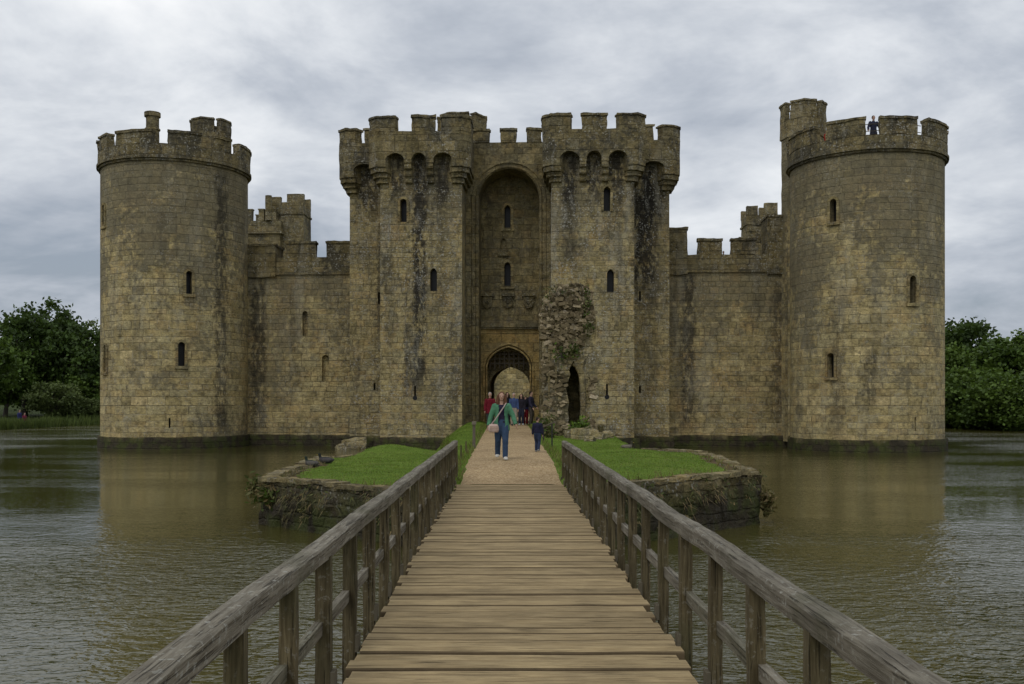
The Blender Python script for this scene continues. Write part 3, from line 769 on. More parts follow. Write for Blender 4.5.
# ------------------------------------------------------------------ ground, moat, island
def sstep(a, b, x):
    t = max(0., min(1., (x-a)/(b-a))); return t*t*(3-2*t)
def lerp(a, b, t): return a+(b-a)*t
def zpath(y):
    y = y/K
    return .752 if y < 14.9 else (lerp(.752, 1.0, sstep(14.9, 18.5, y)) if y < 18.5 else lerp(1.0, 1.24, min(1, (y-18.5)/19)))
OCT = [(x, y*K) for x, y in [(-1.3, 12.1), (1.5, 12.1), (5.05, 14.7), (5.55, 20.3), (3.4, 23.2), (-3.0, 22.8), (-5.1, 19.9), (-4.85, 14.6)]]
def sd_oct(x, y):
    d = 1e9
    for i in range(8):
        a, b = OCT[i], OCT[(i+1) % 8]; ex, ey = b[0]-a[0], b[1]-a[1]; l = math.hypot(ex, ey)
        d = min(d, ((x-a[0])*-ey+(y-a[1])*ex)/l)
    return d                        # positive inside
def zland(x, y):
    n = mnoise.noise(Vector((x*.8, y*.8, 3)))*.05+mnoise.noise(Vector((x*2.4, y*2.4, 9)))*.02
    d = sd_oct(x, y); yw = y; y = y/K
    pl = lerp(.9, 1.03, sstep(-1, 2.5, x))+n+.06*sstep(.3, 2, d)
    pl += .3*math.exp(-((x+3.6)**2/1.2+(y-21.6)**2/.8))
    zi = lerp(-.7, pl, sstep(.0, .3, d)) if d < .3 else pl
    tl, bl_, trr, brr = 1.75, lerp(3.2, 4.6, sstep(26, 37, y)), lerp(3.0, 4.1, sstep(22, 26, y)), lerp(4.4, 5.6, sstep(22, 27, y))
    top = lerp(1.0, 1.38, sstep(24, 37, y))+n
    c = lerp(top, -.7, sstep(tl, bl_, -x)) if x < 0 else lerp(top, -.7, sstep(trr, brr, x))
    c = c if y > 21.5 else -.7
    z = max(zi, c)
    k = 1-sstep(1.0, 1.5, abs(x-.11))
    z = lerp(z, zpath(yw)-.03, k)
    if y < 15.0 and -1.5 < x < 1.7: z = min(z, lerp(.35, z, sstep(14.7, 15., y)))
    return z
def grid(x0, x1, y0, y1, st, f, name, mats, mf=None, keep=None):
    nx, ny = round((x1-x0)/st), round((y1-y0)/st); mb = MB(); idx = {}
    Z = [[f(x0+st*i, y0+st*j) for i in range(nx+1)] for j in range(ny+1)]
    for j in range(ny+1):
        for i in range(nx+1): mb.v.append((x0+st*i, y0+st*j, Z[j][i]))
    for j in range(ny):
        for i in range(nx):
            if max(Z[j][i], Z[j+1][i], Z[j][i+1], Z[j+1][i+1]) < -.35: continue
            a = j*(nx+1)+i; mb.f.append([a, a+1, a+nx+2, a+nx+1]); mb.m.append(mf(x0+st*(i+.5), y0+st*(j+.5)) if mf else 0)
    me = bpy.data.meshes.new(name); me.from_pydata(mb.v, [], mb.f); me.polygons.foreach_set('material_index', mb.m)
    return link(name, me, mats, uv=False, smooth=True)
def isle_m(x, y):
    d = sd_oct(x, y)
    return 1 if (d < .6+.2*mnoise.noise(Vector((x*1.7, y*1.7, 0))) and y < 18.5*K and d > -.1) else 0
tag(grid(-6, 6.6, 15.9, 55.4, .155, zland, 'island_ground', [M['turf'], M['earth']], isle_m), kind='structure')
# gravel path with slightly ragged edges
mb = MB(); ny = 130; NX = 9
for j in range(ny+1):
    y = (14.93+(41.0-14.93)*j/ny)*K
    for i in range(NX):
        k = i/(NX-1); e = .05*mnoise.noise(Vector((y*1.3, i*.0+k*9, 1)))+.04*mnoise.noise(Vector((y*4, k*9, 5)))
        xl, xr = -.93, 1.15
        x = lerp(xl, xr, k)+(e if i in (0, NX-1) else 0)
        mb.v.append((x, y, zpath(y)+.012-(.03 if i in (0, NX-1) else 0)+.008*mnoise.noise(Vector((x*2, y*2, 0)))))
for j in range(ny):
    for i in range(NX-1): a = j*NX+i; mb.f.append([a, a+1, a+NX+1, a+NX]); mb.m.append(0)
tag(mb.build('path', M['gravel'], uv=False, smooth=True), kind='structure')
pf = tag(MB().box(-UI+.02, UI-.02, -1.0, 39, .6, 1.262).build('passage_floor', M['gravel'], uv=False), kind='structure'); pf.location = C0; pf.rotation_euler.z = YAW
cy_ = tag(MB().box(-19.5, 19.5, 8.02, 38.5, .4, 1.22).build('courtyard', M['turf'], uv=False), kind='structure'); cy_.location = C0; cy_.rotation_euler.z = YAW
# terrain sheet with the moat basin in it
def zter(x, y):
    q = Vector((max(abs(x+1)-45+12, 0), max(abs(y-74.5)-77.5+12, 0), 0)).length-12   # rounded moat outline
    q += 1.2*mnoise.noise(Vector((x*.08, y*.08, 0)))+.4*mnoise.noise(Vector((x*.4, y*.4, 4)))
    if q < 0: return lerp(.12, -1.6, sstep(0, 2.5, -q))
    return .12+.55*sstep(0, 2.0, q)+1.3*sstep(3, 40, q)+.15*mnoise.noise(Vector((x*.1, y*.1, 7)))+6*sstep(200, 1600, q)
xs = [-2500, -1500, -900, -500, -300, -200, -150, -120, -100, -85]+[-72+i for i in range(0, 30)]+[-42+4*i for i in range(0, 20)]+[38+i for i in range(0, 30)]+[80, 95, 120, 150, 200, 300, 500, 900, 1500, 2500]
ys = [-2500, -1200, -600, -300, -150, -80, -40, -20]+[-12+i for i in range(16)]+[5+3*i for i in range(46)]+[143+i for i in range(24)]+[172, 190, 220, 300, 450, 700, 1100, 1700, 2600]
xs = sorted(set(xs)); ys = sorted(set(ys))
me = bpy.data.meshes.new('ground'); nx = len(xs)
me.from_pydata([(x, y, zter(x, y)) for y in ys for x in xs], [], [[j*nx+i, j*nx+i+1, (j+1)*nx+i+1, (j+1)*nx+i] for j in range(len(ys)-1) for i in range(nx-1)])
tag(link('ground', me, M['bank'], uv=False, smooth=True), kind='structure')
me = bpy.data.meshes.new('water'); me.from_pydata([(-62, -14, 0), (62, -14, 0), (62, 170, 0), (-62, 170, 0)], [], [[0, 1, 2, 3]])
tag(link('water', me, M['water'], uv=False), kind='structure')

# retaining walls of the island, one each side of the bridge
rnd = random.Random(11)
def leafquad(mb, p, s, nrm=None, mi=0, asp=1.7):
    n = Vector((rnd.gauss(0, 1), rnd.gauss(0, 1), rnd.gauss(0, 1))).normalized()
    if nrm is not None: n = (n*.8+nrm).normalized()
    a = n.orthogonal().normalized(); a = Matrix.Rotation(rnd.uniform(0, 6.28), 3, n) @ a; b = n.cross(a)
    a = a*s*asp*.5; b = b*s*.5; o = len(mb.v)
    for q in (p-a, p+b*.9+n*s*.1, p+a, p-b*.9-n*s*.1): mb.v.append(tuple(q))
    mb.f.append([o, o+1, o+2, o+3]); mb.m.append(mi)
def retaining(label, path, top, sgn):
    t = thing('retaining_wall', label, 'wall', group='island retaining walls')
    L = sum((Vector(path[i+1])-Vector(path[i])).length for i in range(len(path)-1))
    MB().sweep(path, .5*sgn, -1.0, top, 0, L, 0).build('wall', M['isle'], t, rough=(.16, .085, 2.2, sgn))
    mb = MB(); s = .02
    while s < L-.2:
        l = rnd.uniform(.35, .9); e = min(L, s+l); dz = rnd.uniform(-.025, .03); ins = rnd.uniform(-.05, .04)
        mb.sweep(path, .3*sgn, top-.03+dz, top+.05+dz, s, e-.012, ins*sgn); s = e
    mb.build('coping', M['cope'], t, rough=(.14, .03, 2.5))
    wp = MB()                                       # ferns and weeds rooted in the wall
    P = [Vector(p) for p in path]
    for _ in range(520):
        i = rnd.randrange(len(P)-1); k = rnd.random(); b = P[i].lerp(P[i+1], k); d = (P[i+1]-P[i]).normalized(); o = Vector((d.y, -d.x))*sgn
        if mnoise.noise(Vector((b.x*1.2, b.y*1.2, 0))) < rnd.uniform(-.3, .4): continue
        zc = top-abs(rnd.gauss(0, .3))+.07
        if zc < .2: continue
        for q in range(rnd.randint(4, 9)):
            p = Vector((b.x+o.x*rnd.uniform(.02, .16)+rnd.gauss(0, .05), b.y+o.y*rnd.uniform(.02, .16)+rnd.gauss(0, .05), zc-rnd.random()*.14))
            
            if rnd.random() < .6: leafquad(wp, p, rnd.uniform(.015, .04), Vector((o.x, o.y, .3)), rnd.choice((0, 0, 1)), 2.6)
            else:
                l = rnd.uniform(.06, .2); e = .012; n_ = len(wp.v); qd = Vector((d.x, d.y, 0))*e
                tip = p+Vector((o.x*.1+rnd.gauss(0, .05), o.y*.1+rnd.gauss(0, .05), -l+(.15 if zc > top-.05 else 0)))
                wp.v += [tuple(p-qd), tuple(p+qd), tuple(tip)]; wp.f.append([n_, n_+1, n_+2]); wp.m.append(rnd.choice((0, 1, 1)))
    w = wp.build('wall_weeds', [M['fern'], M['blade_dry']], t, uv=False); w['kind'] = 'stuff'
retaining('mossy stone island wall on the left of the footbridge', [(x, y*K) for x, y in [(-1.3, 12.1), (-4.85, 14.6), (-5.1, 19.9), (-3.6, 22.3)]], .9, -1)
retaining('mossy stone island wall on the right of the footbridge, drooping weed at its corner', [(x, y*K) for x, y in [(1.5, 12.1), (5.05, 14.7), (5.55, 20.3), (4.3, 22.2)]], 1.0, 1)
wf = thing('low_wall', 'low dark stone footing under the landing end of the footbridge', 'wall')
MB().sweep([(-1.28, 12.12*K), (1.48, 12.12*K)], .5, -1, .4, 0, 9).build('wall', M['isle'], wf, rough=(.2, .05))

# grass: short turf, long dry fringe at the edges
gb = MB()
def blade(x, y, z, h, w, mi, lean):
    a = rnd.uniform(0, 6.28); dx, dy = math.cos(a)*w/2, math.sin(a)*w/2; lx, ly = rnd.gauss(0, lean), rnd.gauss(0, lean); o = len(gb.v)
    gb.v += [(x-dx, y-dy, z-.01), (x+dx, y+dy, z-.01), (x+lx*h, y+ly*h, z+h)]; gb.f.append([o, o+1, o+2]); gb.m.append(mi)
n = 0
while n < 80000:
    x, y = rnd.uniform(-5.2, 5.6), rnd.uniform(12.3*K, 38*K)
    if y > 24*K and rnd.random() < .35: continue
    if abs(x-.11) < 1.06+.05*mnoise.noise(Vector((x, y*2, 0))): continue
    z = zland(x, y)
    if z < .35 or (y < 15*K and abs(x-.1) < 1.7): continue
    d = sd_oct(x, y)
    earth = isle_m(x, y)
    if earth and rnd.random() < .72: continue
    edge = abs(abs(x-.11)-1.15) < .18 or z < .8
    dry = rnd.random() < (.8 if earth else (.4 if edge else .06))
    h = rnd.uniform(.05, .16) if (edge or earth) and rnd.random() < .55 else rnd.uniform(.012, .03)
    blade(x, y, z, h, rnd.uniform(.014, .026), 1 if dry else 0, .5); n += 1
me = gb.mesh('grass'); tag(link('grass', me, [M['blade'], M['blade_dry']], uv=False), kind='stuff')

# ------------------------------------------------------------------ footbridge
fb = thing('footbridge', 'timber footbridge with plank deck and weathered handrails leading over the moat', 'bridge')
XL, XR, ZD = -.975, 1.14, .75
y = -1.6; i = 0; behind = MB()                     # boards behind the viewpoint are one part
while y < 14.9*K:
    w = rnd.uniform(.15, .245); e = min(14.92*K, y+w)
    a, b = XL-rnd.uniform(-.03, .04), XR+rnd.uniform(-.03, .04); dz = rnd.uniform(-.007, .007); sk = rnd.uniform(-.008, .008)
    gap = rnd.choice((.005, .008, .012, .02)); mb = MB()
    N = 16; vs = []
    for k in range(N+1):
        x = lerp(a, b, k/N); s0 = .006*mnoise.noise(Vector((x*2.2, y*3, 1))); s1 = .006*mnoise.noise(Vector((x*2.2, y*3+9, 1))); c = .005*mnoise.noise(Vector((x*1.5, y, 4)))
        t = sk*(k/N-.5)*2; y0, y1 = y+gap+s0+t, e-.002+s1+t
        z = ZD+dz+c
        vs += [(x, y0, z-.05), (x, y1, z-.05), (x, y1, z-.009), (x, y1-.007, z), (x, y0+.007, z), (x, y0, z-.009)]
    fs = [[p*6+j, p*6+(j+1) % 6, p*6+6+(j+1) % 6, p*6+6+j] for p in range(N) for j in range(6)]+[[5, 4, 3, 2, 1, 0], [N*6+j for j in range(6)]]
    mb.add(vs, fs)
    mb.m = [1 if f_ < N*6 and f_ % 6 in (1, 2, 4, 5) else 0 for f_ in range(len(mb.f))]
    if y < 2.2: behind.add(mb.v, mb.f)
    else: mb.build('plank', [M['plank'], M['plank_edge']], fb, uv=False)
    y = e; i += 1
behind.build('plank', M['plank'], fb, uv=False)['kind'] = 'stuff'
for x in (XL+.12, .08, XR-.12): MB().box(x-.06, x+.06, -1.6, 14.8*K, ZD-.3, ZD-.062).build('beam', M['post'], fb, uv=False)
for y in (1.5, 6.5, 11.5):
    for x in (XL+.15, XR-.15): MB().tube([(x, y, -1.4), (x, y, ZD-.3)], .11, 12).build('pile', M['post'], fb, uv=False)
    MB().box(XL-.1, XR+.1, y-.08, y+.08, ZD-.46, ZD-.302).build('cross_beam', M['post'], fb, uv=False)
HR = .85
for sg, xr in ((-1, -1.075), (1, 1.235)):
    mb = MB(); vs = []; ny = 120
    prof = [(-.05, -.1), (.05, -.1), (.056, -.014), (.046, -.002), (.0, .004), (-.046, -.002), (-.056, -.014)]
    for j in range(ny+1):
        y = lerp(.4, 15.75*K, j/ny); wx = .012*mnoise.noise(Vector((y*.5, sg*5, 0))); wz = .012*mnoise.noise(Vector((y*.6, sg*5, 7)))
        for k, (px, pz) in enumerate(prof):
            q = mnoise.noise_vector(Vector((y*3.5, k*2.1, sg*9)))*.006
            vs.append((xr+px+wx+q.x, y, ZD+HR+pz+wz+q.z))
    P = len(prof); fs = [[j*P+k, j*P+(k+1) % P, j*P+P+(k+1) % P, j*P+P+k] for j in range(ny) for k in range(P)]+[list(range(P))[::-1], [ny*P+k for k in range(P)]]
    mb.add(vs, fs).build('handrail', M['rail'], fb, uv=False)
    mb = MB(); vs = []
    for j in range(61):
        y = lerp(.4, 15.7*K, j/60); q = .01*mnoise.noise(Vector((y, sg, 3)))
        for px, pz in ((-.022, -.042), (.022, -.042), (.024, .036), (-.024, .036)): vs.append((xr+.01*sg+px+q, y, ZD+.345+pz+q))
    fs = [[j*4+k, j*4+(k+1) % 4, j*4+4+(k+1) % 4, j*4+4+k] for j in range(60) for k in range(4)]+[[3, 2, 1, 0], [240, 241, 242, 243]]
    mb.add(vs, fs).build('mid_rail', M['rail'], fb, uv=False)
    for k in range(20):
        y = (2.2+.71*k)*K+rnd.uniform(-.02, .02); hw = .039+rnd.uniform(-.004, .006); tx, ty = rnd.uniform(-.012, .012), rnd.uniform(-.015, .015); xc = xr-.012*sg
        b = [(xc-hw, y-hw), (xc+hw, y-hw), (xc+hw, y+hw), (xc-hw, y+hw)]
        po = MB().prism(b, ZD-.5, ZD+HR-.095, top=[(p[0]+tx*.3, p[1]+ty) for p in b]).build('post', M['post'], fb, uv=False, rough=(.12, .006, 4, k))
        xi = xc-sg*(hw+.012)
        MB().box(xi-.012, xi+.012, y-.05, y+.05, ZD-.03, ZD+.085).build('bracket', M['metal'], po, uv=False)

# ------------------------------------------------------------------ barbican ruin beside the path
D = 29.0
br_ = thing('barbican_ruin', 'tall overgrown ruined fragment of masonry with a dark doorway beside the path', 'ruin')
def pxz(px, py, y=D): p = at(px, py, y); return (p.x, p.z)
left = [(544, 452), (568, 452), (567, 385), (569, 371), (573, 363), (577, 364), (581, 374), (582, 400), (582, 452), (592, 452), (593, 425), (590, 398), (588, 378), (584, 366), (590, 352), (595, 336), (596, 318), (592, 300), (583, 291), (570, 288), (557, 289), (547, 293), (543, 304), (545, 330), (544, 360), (545, 400)]
DW = D*K
MB().panel([pxz(*p) for p in left], DW, DW+1.9).build('wall', M['ruin'], br_, rough=(.15, .13, 1.7, 3))
MB().panel([pxz(*p) for p in [(565, 452), (585, 452), (585, 362), (565, 362)]], DW+1.75, DW+1.85).build('doorway', M['plinth'], br_)
rb = MB()                                            # broken core: stones of all sizes sticking out
for _ in range(3000):
    px, py = rnd.uniform(541, 596), rnd.uniform(285, 446)
    e_ = ((px-567.5+.12*(py-318))/26)**2+((py-318)/34)**2+.5*mnoise.noise(Vector((px*.09, py*.09, 2)))
    pier = 543.5 < px < 566 and py > 318 and rnd.random() < .22
    jamb = 584 < px < 594 and py > 372 and mnoise.noise(Vector((px*.1, py*.06, 8))) > .25
    if e_ > 1 and not pier and not jamb: continue
    e_ = max(0, e_)
    x, z = pxz(px, py); s = rnd.choice((.035, .05, .065, .1)); yy = DW-rnd.uniform(.0, .22)*(1.1-min(1, e_))
    n0 = len(rb.v); rb.box(-s*1.5, s*1.5, -s, s, -s*.7, s*.7); R_ = Matrix.Rotation(rnd.uniform(-.5, .5), 3, 'Y') @ Matrix.Rotation(rnd.uniform(-.6, .6), 3, 'Z') @ Matrix.Rotation(rnd.uniform(-.4, .4), 3, 'X')
    rb.v[n0:] = [tuple(R_ @ Vector((v[0]*rnd.uniform(.75, 1.2), v[1], v[2]*rnd.uniform(.7, 1.2)))+Vector((x, yy, z))) for v in rb.v[n0:]]
rb.build('rubble_core', M['rubble'], br_)
mb = MB()
for px in (549, 556):
    a, b = pxz(px, 452), pxz(px, 345); mb.tube([(a[0], DW-.05, a[1]), (b[0], DW-.05, b[1])], .045, 8)
mb.build('shafts', M['gatec'], br_)
pts = [pxz(*p) for p in [(583, 452), (583, 400), (582, 376), (578, 366), (574, 363)]]
MB().tube([(x, DW-.03, z) for x, z in pts], .12, 8).build('jamb_moulding', M['gatec'], br_, rough=(.2, .02))
def shrub(name, label, cat, blobs, n, s, mats, asp=1.8, group=None, twigs=True):
    t = thing(name, label, cat, Vector(blobs[0][0]), 0, group); o = Vector(blobs[0][0]); mb = MB()
    for c, r in blobs:
        for _ in range(n):
            v = Vector((rnd.gauss(0, .55)*r[0], rnd.gauss(0, .55)*r[1], rnd.gauss(0, .55)*r[2]))
            leafquad(mb, Vector(c)-o+v, s*rnd.uniform(.6, 1.4), None, rnd.randrange(len(mats)), asp)
    link('foliage', mb.mesh('foliage'), mats, t, uv=False)
    if twigs:
        tb = MB()
        for c, r in blobs[:1]:
            for _ in range(4): q = Vector(c)-o; tb = MB().tube([(q.x, q.y, q.z-r[2]*.9), (q.x+rnd.gauss(0, .4)*r[0], q.y+rnd.gauss(0, .3)*r[1], q.z+r[2]*.5)], [.025, .008], 5); tb.build('stem', M['bark'], t, uv=False)
    return t
B = lambda px, py, r, d=D-.1: (tuple(at(px, py, d)), r)
shrub('creeper', 'dry brown creeper trailing over the top of the barbican ruin', 'climbing plant', [B(556, 294, (.45, .3, .22)), B(573, 292, (.5, .3, .22)), B(549, 312, (.25, .22, .45)), B(566, 322, (.5, .2, .4))], 120, .055, [M['creeper'], M['creeper'], M['fern']], 3.2)
shrub('ivy', 'green ivy in patches above the doorway and on the right shoulder of the barbican ruin', 'climbing plant', [B(562, 352, (.4, .2, .42)), B(572, 350, (.3, .2, .25)), B(586, 303, (.18, .2, .5)), B(587, 328, (.2, .2, .25))], 150, .075, [M['leaf_m'], M['fern']], 1.6)
shrub('bush', 'leafy green bush at the foot of the ruin beside the child', 'bush', [B(547, 428, (.32, .25, .55), 28), B(545, 440, (.3, .25, .3), 28)], 330, .08, [M['leaf_m'], M['fern']], 1.5)
shrub('weed', 'clump of green weeds growing in the ruin doorway', 'weeds', [B(580, 428, (.35, .25, .28), 28.6)], 330, .08, [M['leaf_m'], M['blade']], 2.4, twigs=False)
shrub('weed', 'drooping pale weed on the outer corner of the right island wall', 'weeds', [((5.2, 14.75*K, .42), (.13, .13, .2))], 260, .05, [M['fern'], M['blade_dry']], 3, twigs=False)
shrub('weed', 'grassy tuft on the outer corner of the left island wall', 'weeds', [((-4.95, 14.7*K, .75), (.16, .16, .2)), ((-4.6, 14.4*K, .6), (.3, .14, .2))], 220, .05, [M['fern'], M['leaf_m'], M['blade_dry']], 3, twigs=False)
# fallen stones
def boulder(px, py, d, s, label):
    p = at(px, py, d); zl = zland(p.x, p.y) if p.y < 55 else 0; p.z = (zl if zl > .1 else -.05)+s*.32; mb = MB().box(-s, s, -s*.8, s*.8, -s*.5, s*.6)
    o = mb.build('fallen_stone', M['ruin'], rough=(s*.45, s*.22, 2.2/s*.3, px)); o.location = p; o.rotation_euler = (rnd.gauss(0, .2), rnd.gauss(0, .2), rnd.uniform(0, 3))
    tag(o, label, 'stone')
boulder(585, 441, 27.5, .42, 'largest pale fallen stone below the ruin doorway')
boulder(597, 443, 27.3, .3, 'fallen stone on the right edge of the heap below the ruin')
boulder(573, 440, 28, .3, 'fallen stone on the left of the heap below the ruin doorway')
boulder(608, 444, 28, .22, 'small fallen stone apart from the heap, by the dark plinth')
boulder(354, 441, 38.8, .62, 'whitish fallen stone against the plinth of the left gate tower corner')
boulder(345, 443, 38.6, .42, 'lower fallen stone at the water by the left gate tower corner')
boulder(374, 440, 22, .24, 'flat pale stone on the grassy mound of the left lawn')

for i_, (px, py, d_, s_) in enumerate(((603, 438, 30, .35), (590, 447, 26.5, .2))):
    boulder(px, py, d_, s_, ['block half buried beside the heap of stones below the ruin', 'small stone in the grass in front of the heap below the ruin'][i_])
# posts along the path
def stake(px, py, y, h, r, label, mat='postwood', cap=False):
    p = at(px, py, y); p.z = zland(p.x, p.y)-.05; t = thing('post', label, 'post', p)
    MB().tube([(0, 0, 0), (0, 0, h)], r, 8).build('shaft', M[mat], t, uv=False)
    if cap: mb = MB().box(-r*1.5, r*1.5, -.07, .07, h-.02, h+.01); mb.v = [(x, y_, z+y_*.6) for x, y_, z in mb.v]; mb.build('cap', M['metal'], t, uv=False)
stake(474, 450, 22.6, .82, .045, 'dark marker post with a sloping pale cap, left of the path', cap=True)
stake(461, 460, 18.6, .42, .02, 'thin low stake in the grass near the end of the left handrail', 'post')
stake(466, 455, 20.2, .42, .02, 'thin low stake between the marker post and the left handrail', 'post')
hr = thing('stair_handrail', 'thin sloping metal handrail in the grass right of the path', 'handrail')
p = at(552, 452, 22.5); z = zland(p.x, p.y); q = at(543.5, 440, 25.5); zq = zland(q.x, q.y)
MB().tube([(p.x, p.y, z-.1), (p.x, p.y, z+.78)], .022, 8).build('post', M['iron'], hr, uv=False)
MB().tube([(q.x, q.y, zq-.1), (q.x, q.y, zq+.55)], .022, 8).build('post', M['iron'], hr, uv=False)
MB().tube([(p.x+.08, p.y-.2, z+.83), (q.x, q.y, zq+.52)], .026, 8).build('rail', M['postwood'], hr, uv=False)

# ------------------------------------------------------------------ people
def remesh(mb, vox, it=6, noise_amp=0, trim=None, solid=0):
    o = bpy.data.objects.new('tmp', mb.mesh('tmp')); COL.objects.link(o)
    m = o.modifiers.new('r', 'REMESH'); m.mode = 'VOXEL'; m.voxel_size = vox; m.adaptivity = 0
    m = o.modifiers.new('s', 'SMOOTH'); m.factor = .5; m.iterations = it
    bpy.context.view_layer.update()
    me = bpy.data.meshes.new_from_object(o.evaluated_get(bpy.context.evaluated_depsgraph_get())); bpy.data.objects.remove(o)
    bm = bmesh.new(); bm.from_mesh(me)
    if trim: bmesh.ops.delete(bm, geom=[f for f in bm.faces if trim(f.calc_center_median())], context='FACES')
    if noise_amp:
        for v in bm.verts: v.co += mnoise.noise_vector(v.co*14)*noise_amp
    if solid: bmesh.ops.solidify(bm, geom=bm.faces[:], thickness=solid)
    bm.to_mesh(me); bm.free(); return me
SKIN = cloth('skin', (.42, .26, .19), .08)
CLOTH = {}
def cm(c, n='fabric'):
    if c not in CLOTH: CLOTH[c] = cloth(n, c, .22)
    return CLOTH[c]
def person(label, loc, rz, h, top, legs, hair, hairstyle='short', shoes=(.03, .03, .03), stride=0, arms=((.1, .0), (.1, .0)), elbow=(.25, .25), vox=.011, long_coat=False, open_front=None, bare_low=False, group=None, headturn=0, sit=None):
    t = thing('person', label, 'person', loc, rz, group)
    H = h; V = lambda x, y, z: Vector((x*H, y*H, z*H))
    fl = (0, -1, 0)
    def limb(side):
        st = stride*side
        hip = V(.045*side, 0, .515); knee = V(.052*side, -.03*(1+0)-st*.10, .285); ank = V(.052*side, -st*.17+.012+(.03 if st < 0 else 0), .045+(.03 if st < 0 else 0))
        return hip, knee, ank
    def arm(side, i):
        out, fwd = arms[i]; sh = V(.098*side, .004, .80)
        d1 = Vector((side*math.sin(out), -math.sin(fwd), -math.cos(out)*math.cos(fwd))).normalized()
        el = sh+d1*.175*H; d2 = (d1+Vector((-side*.12, -math.tan(elbow[i]), 0))).normalized()
        wr = el+d2*.145*H
        return sh, el, wr, d2
    def hand(mb, side, wr, d, r):
        e = Vector((0, -1, 0)); e = (e-d*e.dot(d)).normalized(); nn = d.cross(e).normalized()
        k = wr+d*.048*H
        mb.tube([wr-d*.01*H, wr+d*.02*H, k], [(.012*H, .014*H), (.012*H, .02*H), (.010*H, .021*H)], 10, flat=e)
        for j, (off, ln) in enumerate(((.016, .041), (.0055, .047), (-.005, .043), (-.0155, .034))):
            b = k+e*off*H-d*.004*H; c = -nn*side*.12
            p1 = b+(d+c*.6).normalized()*ln*.5*H; p2 = p1+(d+c*2.2).normalized()*ln*.5*H
            mb.tube([b, p1, p2], [r, r, r*.8], 8)
        b = wr+d*.012*H+e*.014*H; p1 = b+(d*.7+e*.8).normalized()*.024*H; p2 = p1+(d+e*.25).normalized()*.02*H
        mb.tube([b, p1, p2], [r*1.15, r*1.05, r*.8], 8)
    def torso(mb, g_=0., z0=.5, z1=.83):
        T_ = [(.49, .082, .058), (.54, .09, .064), (.60, .08, .058), (.66, .078, .058), (.73, .092, .064), (.785, .098, .056), (.815, .072, .046), (.835, .036, .034)]
        T_ = [q for q in T_ if z0-.001 <= q[0] <= z1+.001]
        mb.tube([V(0, .004, q[0]) for q in T_], [((q[1]+g_)*H, (q[2]+g_)*H) for q in T_], 18, flat=fl)
    ct, sn = math.cos(headturn), math.sin(headturn)
    def hd(x, y, z): return V(x*ct-y*sn, x*sn+y*ct, z)
    mb = MB(); torso(mb)
    mb.tube([V(0, .006, .80), V(0, 0, .89)], [.034*H, .03*H], 10)
    mb.ball(hd(0, -.004, .935), (.042*H, .05*H, .062*H), 16, 12); mb.ball(hd(0, -.024, .893), (.027*H, .026*H, .024*H))
    mb.tube([hd(0, -.05, .945), hd(0, -.061, .917)], [.005*H, .009*H], 8)
    for s in (-1, 1): mb.ball(hd(.043*s, .002, .925), (.006*H, .011*H, .017*H), 8, 6)
    for s in (-1, 1): mb.ball(hd(.018*s, -.045, .952), (.011*H, .006*H, .005*H), 8, 6)
    for s, i in ((-1, 0), (1, 1)):
        hip, kn, an = limb(s)
        mb.tube([hip, hip.lerp(kn, .5), kn, kn.lerp(an, .35), an], [.06*H, .052*H, .036*H, .036*H, .022*H], 12)
        mb.tube([an+V(0, .025, -.022), an+V(.004*s, -.03, -.022), an+V(.008*s, -.095, -.03)], [(.022*H, .02*H), (.026*H, .02*H), (.02*H, .012*H)], 10, flat=(0, 0, 1))
        sh, el, wr, d = arm(s, i)
        mb.tube([sh, sh.lerp(el, .5), el, el.lerp(wr, .4), wr], [.034*H, .03*H, .024*H, .023*H, .015*H], 12)
        hand(mb, s, wr, d, max(.0052*H, vox*.8))
    link('body', remesh(mb, vox, 3), SKIN, t, uv=False, smooth=True)
    # trousers
    mb = MB(); torso(mb, .008, .49, .61)
    for s in (-1, 1):
        hip, kn, an = limb(s)
        mb.tube([hip, hip.lerp(kn, .5), kn, kn.lerp(an, .4), an+V(0, 0, -.012)], [.068*H, .06*H, .046*H, .044*H, .04*H], 12)
    link('trousers', remesh(mb, .014, 3, .006), cm(legs), t, uv=False, smooth=True)
    for s in (-1, 1):
        hip, kn, an = limb(s); mb = MB()
        mb.tube([an+V(0, .036, -.026), an+V(0, .02, -.02), an+V(.004*s, -.03, -.018), an+V(.008*s, -.08, -.028), an+V(.008*s, -.105, -.033)], [(.022*H, .016*H), (.029*H, .026*H), (.031*H, .027*H), (.03*H, .018*H), (.02*H, .01*H)], 12, flat=(0, 0, 1))
        link('shoe', mb.mesh('shoe'), cm(shoes), t, uv=False, smooth=True)
    if open_front: 
        mb = MB(); torso(mb, .007, .54, .83); link('shirt', remesh(mb, .012, 3), cm(open_front), t, uv=False, smooth=True)
    mb = MB(); torso(mb, .018 if open_front else .014, .54 if not long_coat else .49, .815)
    if long_coat: torso(mb, .02, .49, .70)
    if long_coat: mb.tube([V(0, .004, .43), V(0, .004, .50), V(0, .004, .62)], [(.13*H, .095*H), (.12*H, .088*H), (.10*H, .078*H)], 18, flat=fl)
    for s, i in ((-1, 0), (1, 1)):
        sh, el, wr, d = arm(s, i)
        mb.tube([sh+V(-.02*s, 0, .005), sh, sh.lerp(el, .5), el, el.lerp(wr, .5), wr-d*.004*H], [.04*H, .047*H, .042*H, .036*H, .033*H, .03*H], 12)
    if not open_front: mb.tube([V(0, .012, .81), V(0, .01, .85)], [(.05*H, .046*H), (.042*H, .042*H)], 12)
    tr_ = (lambda c: abs(c.x+.004) < (.047-.03*(c.z/H-.5)*0)*H+.012*math.sin(c.z*9) and c.y < -.01*H) if open_front else None
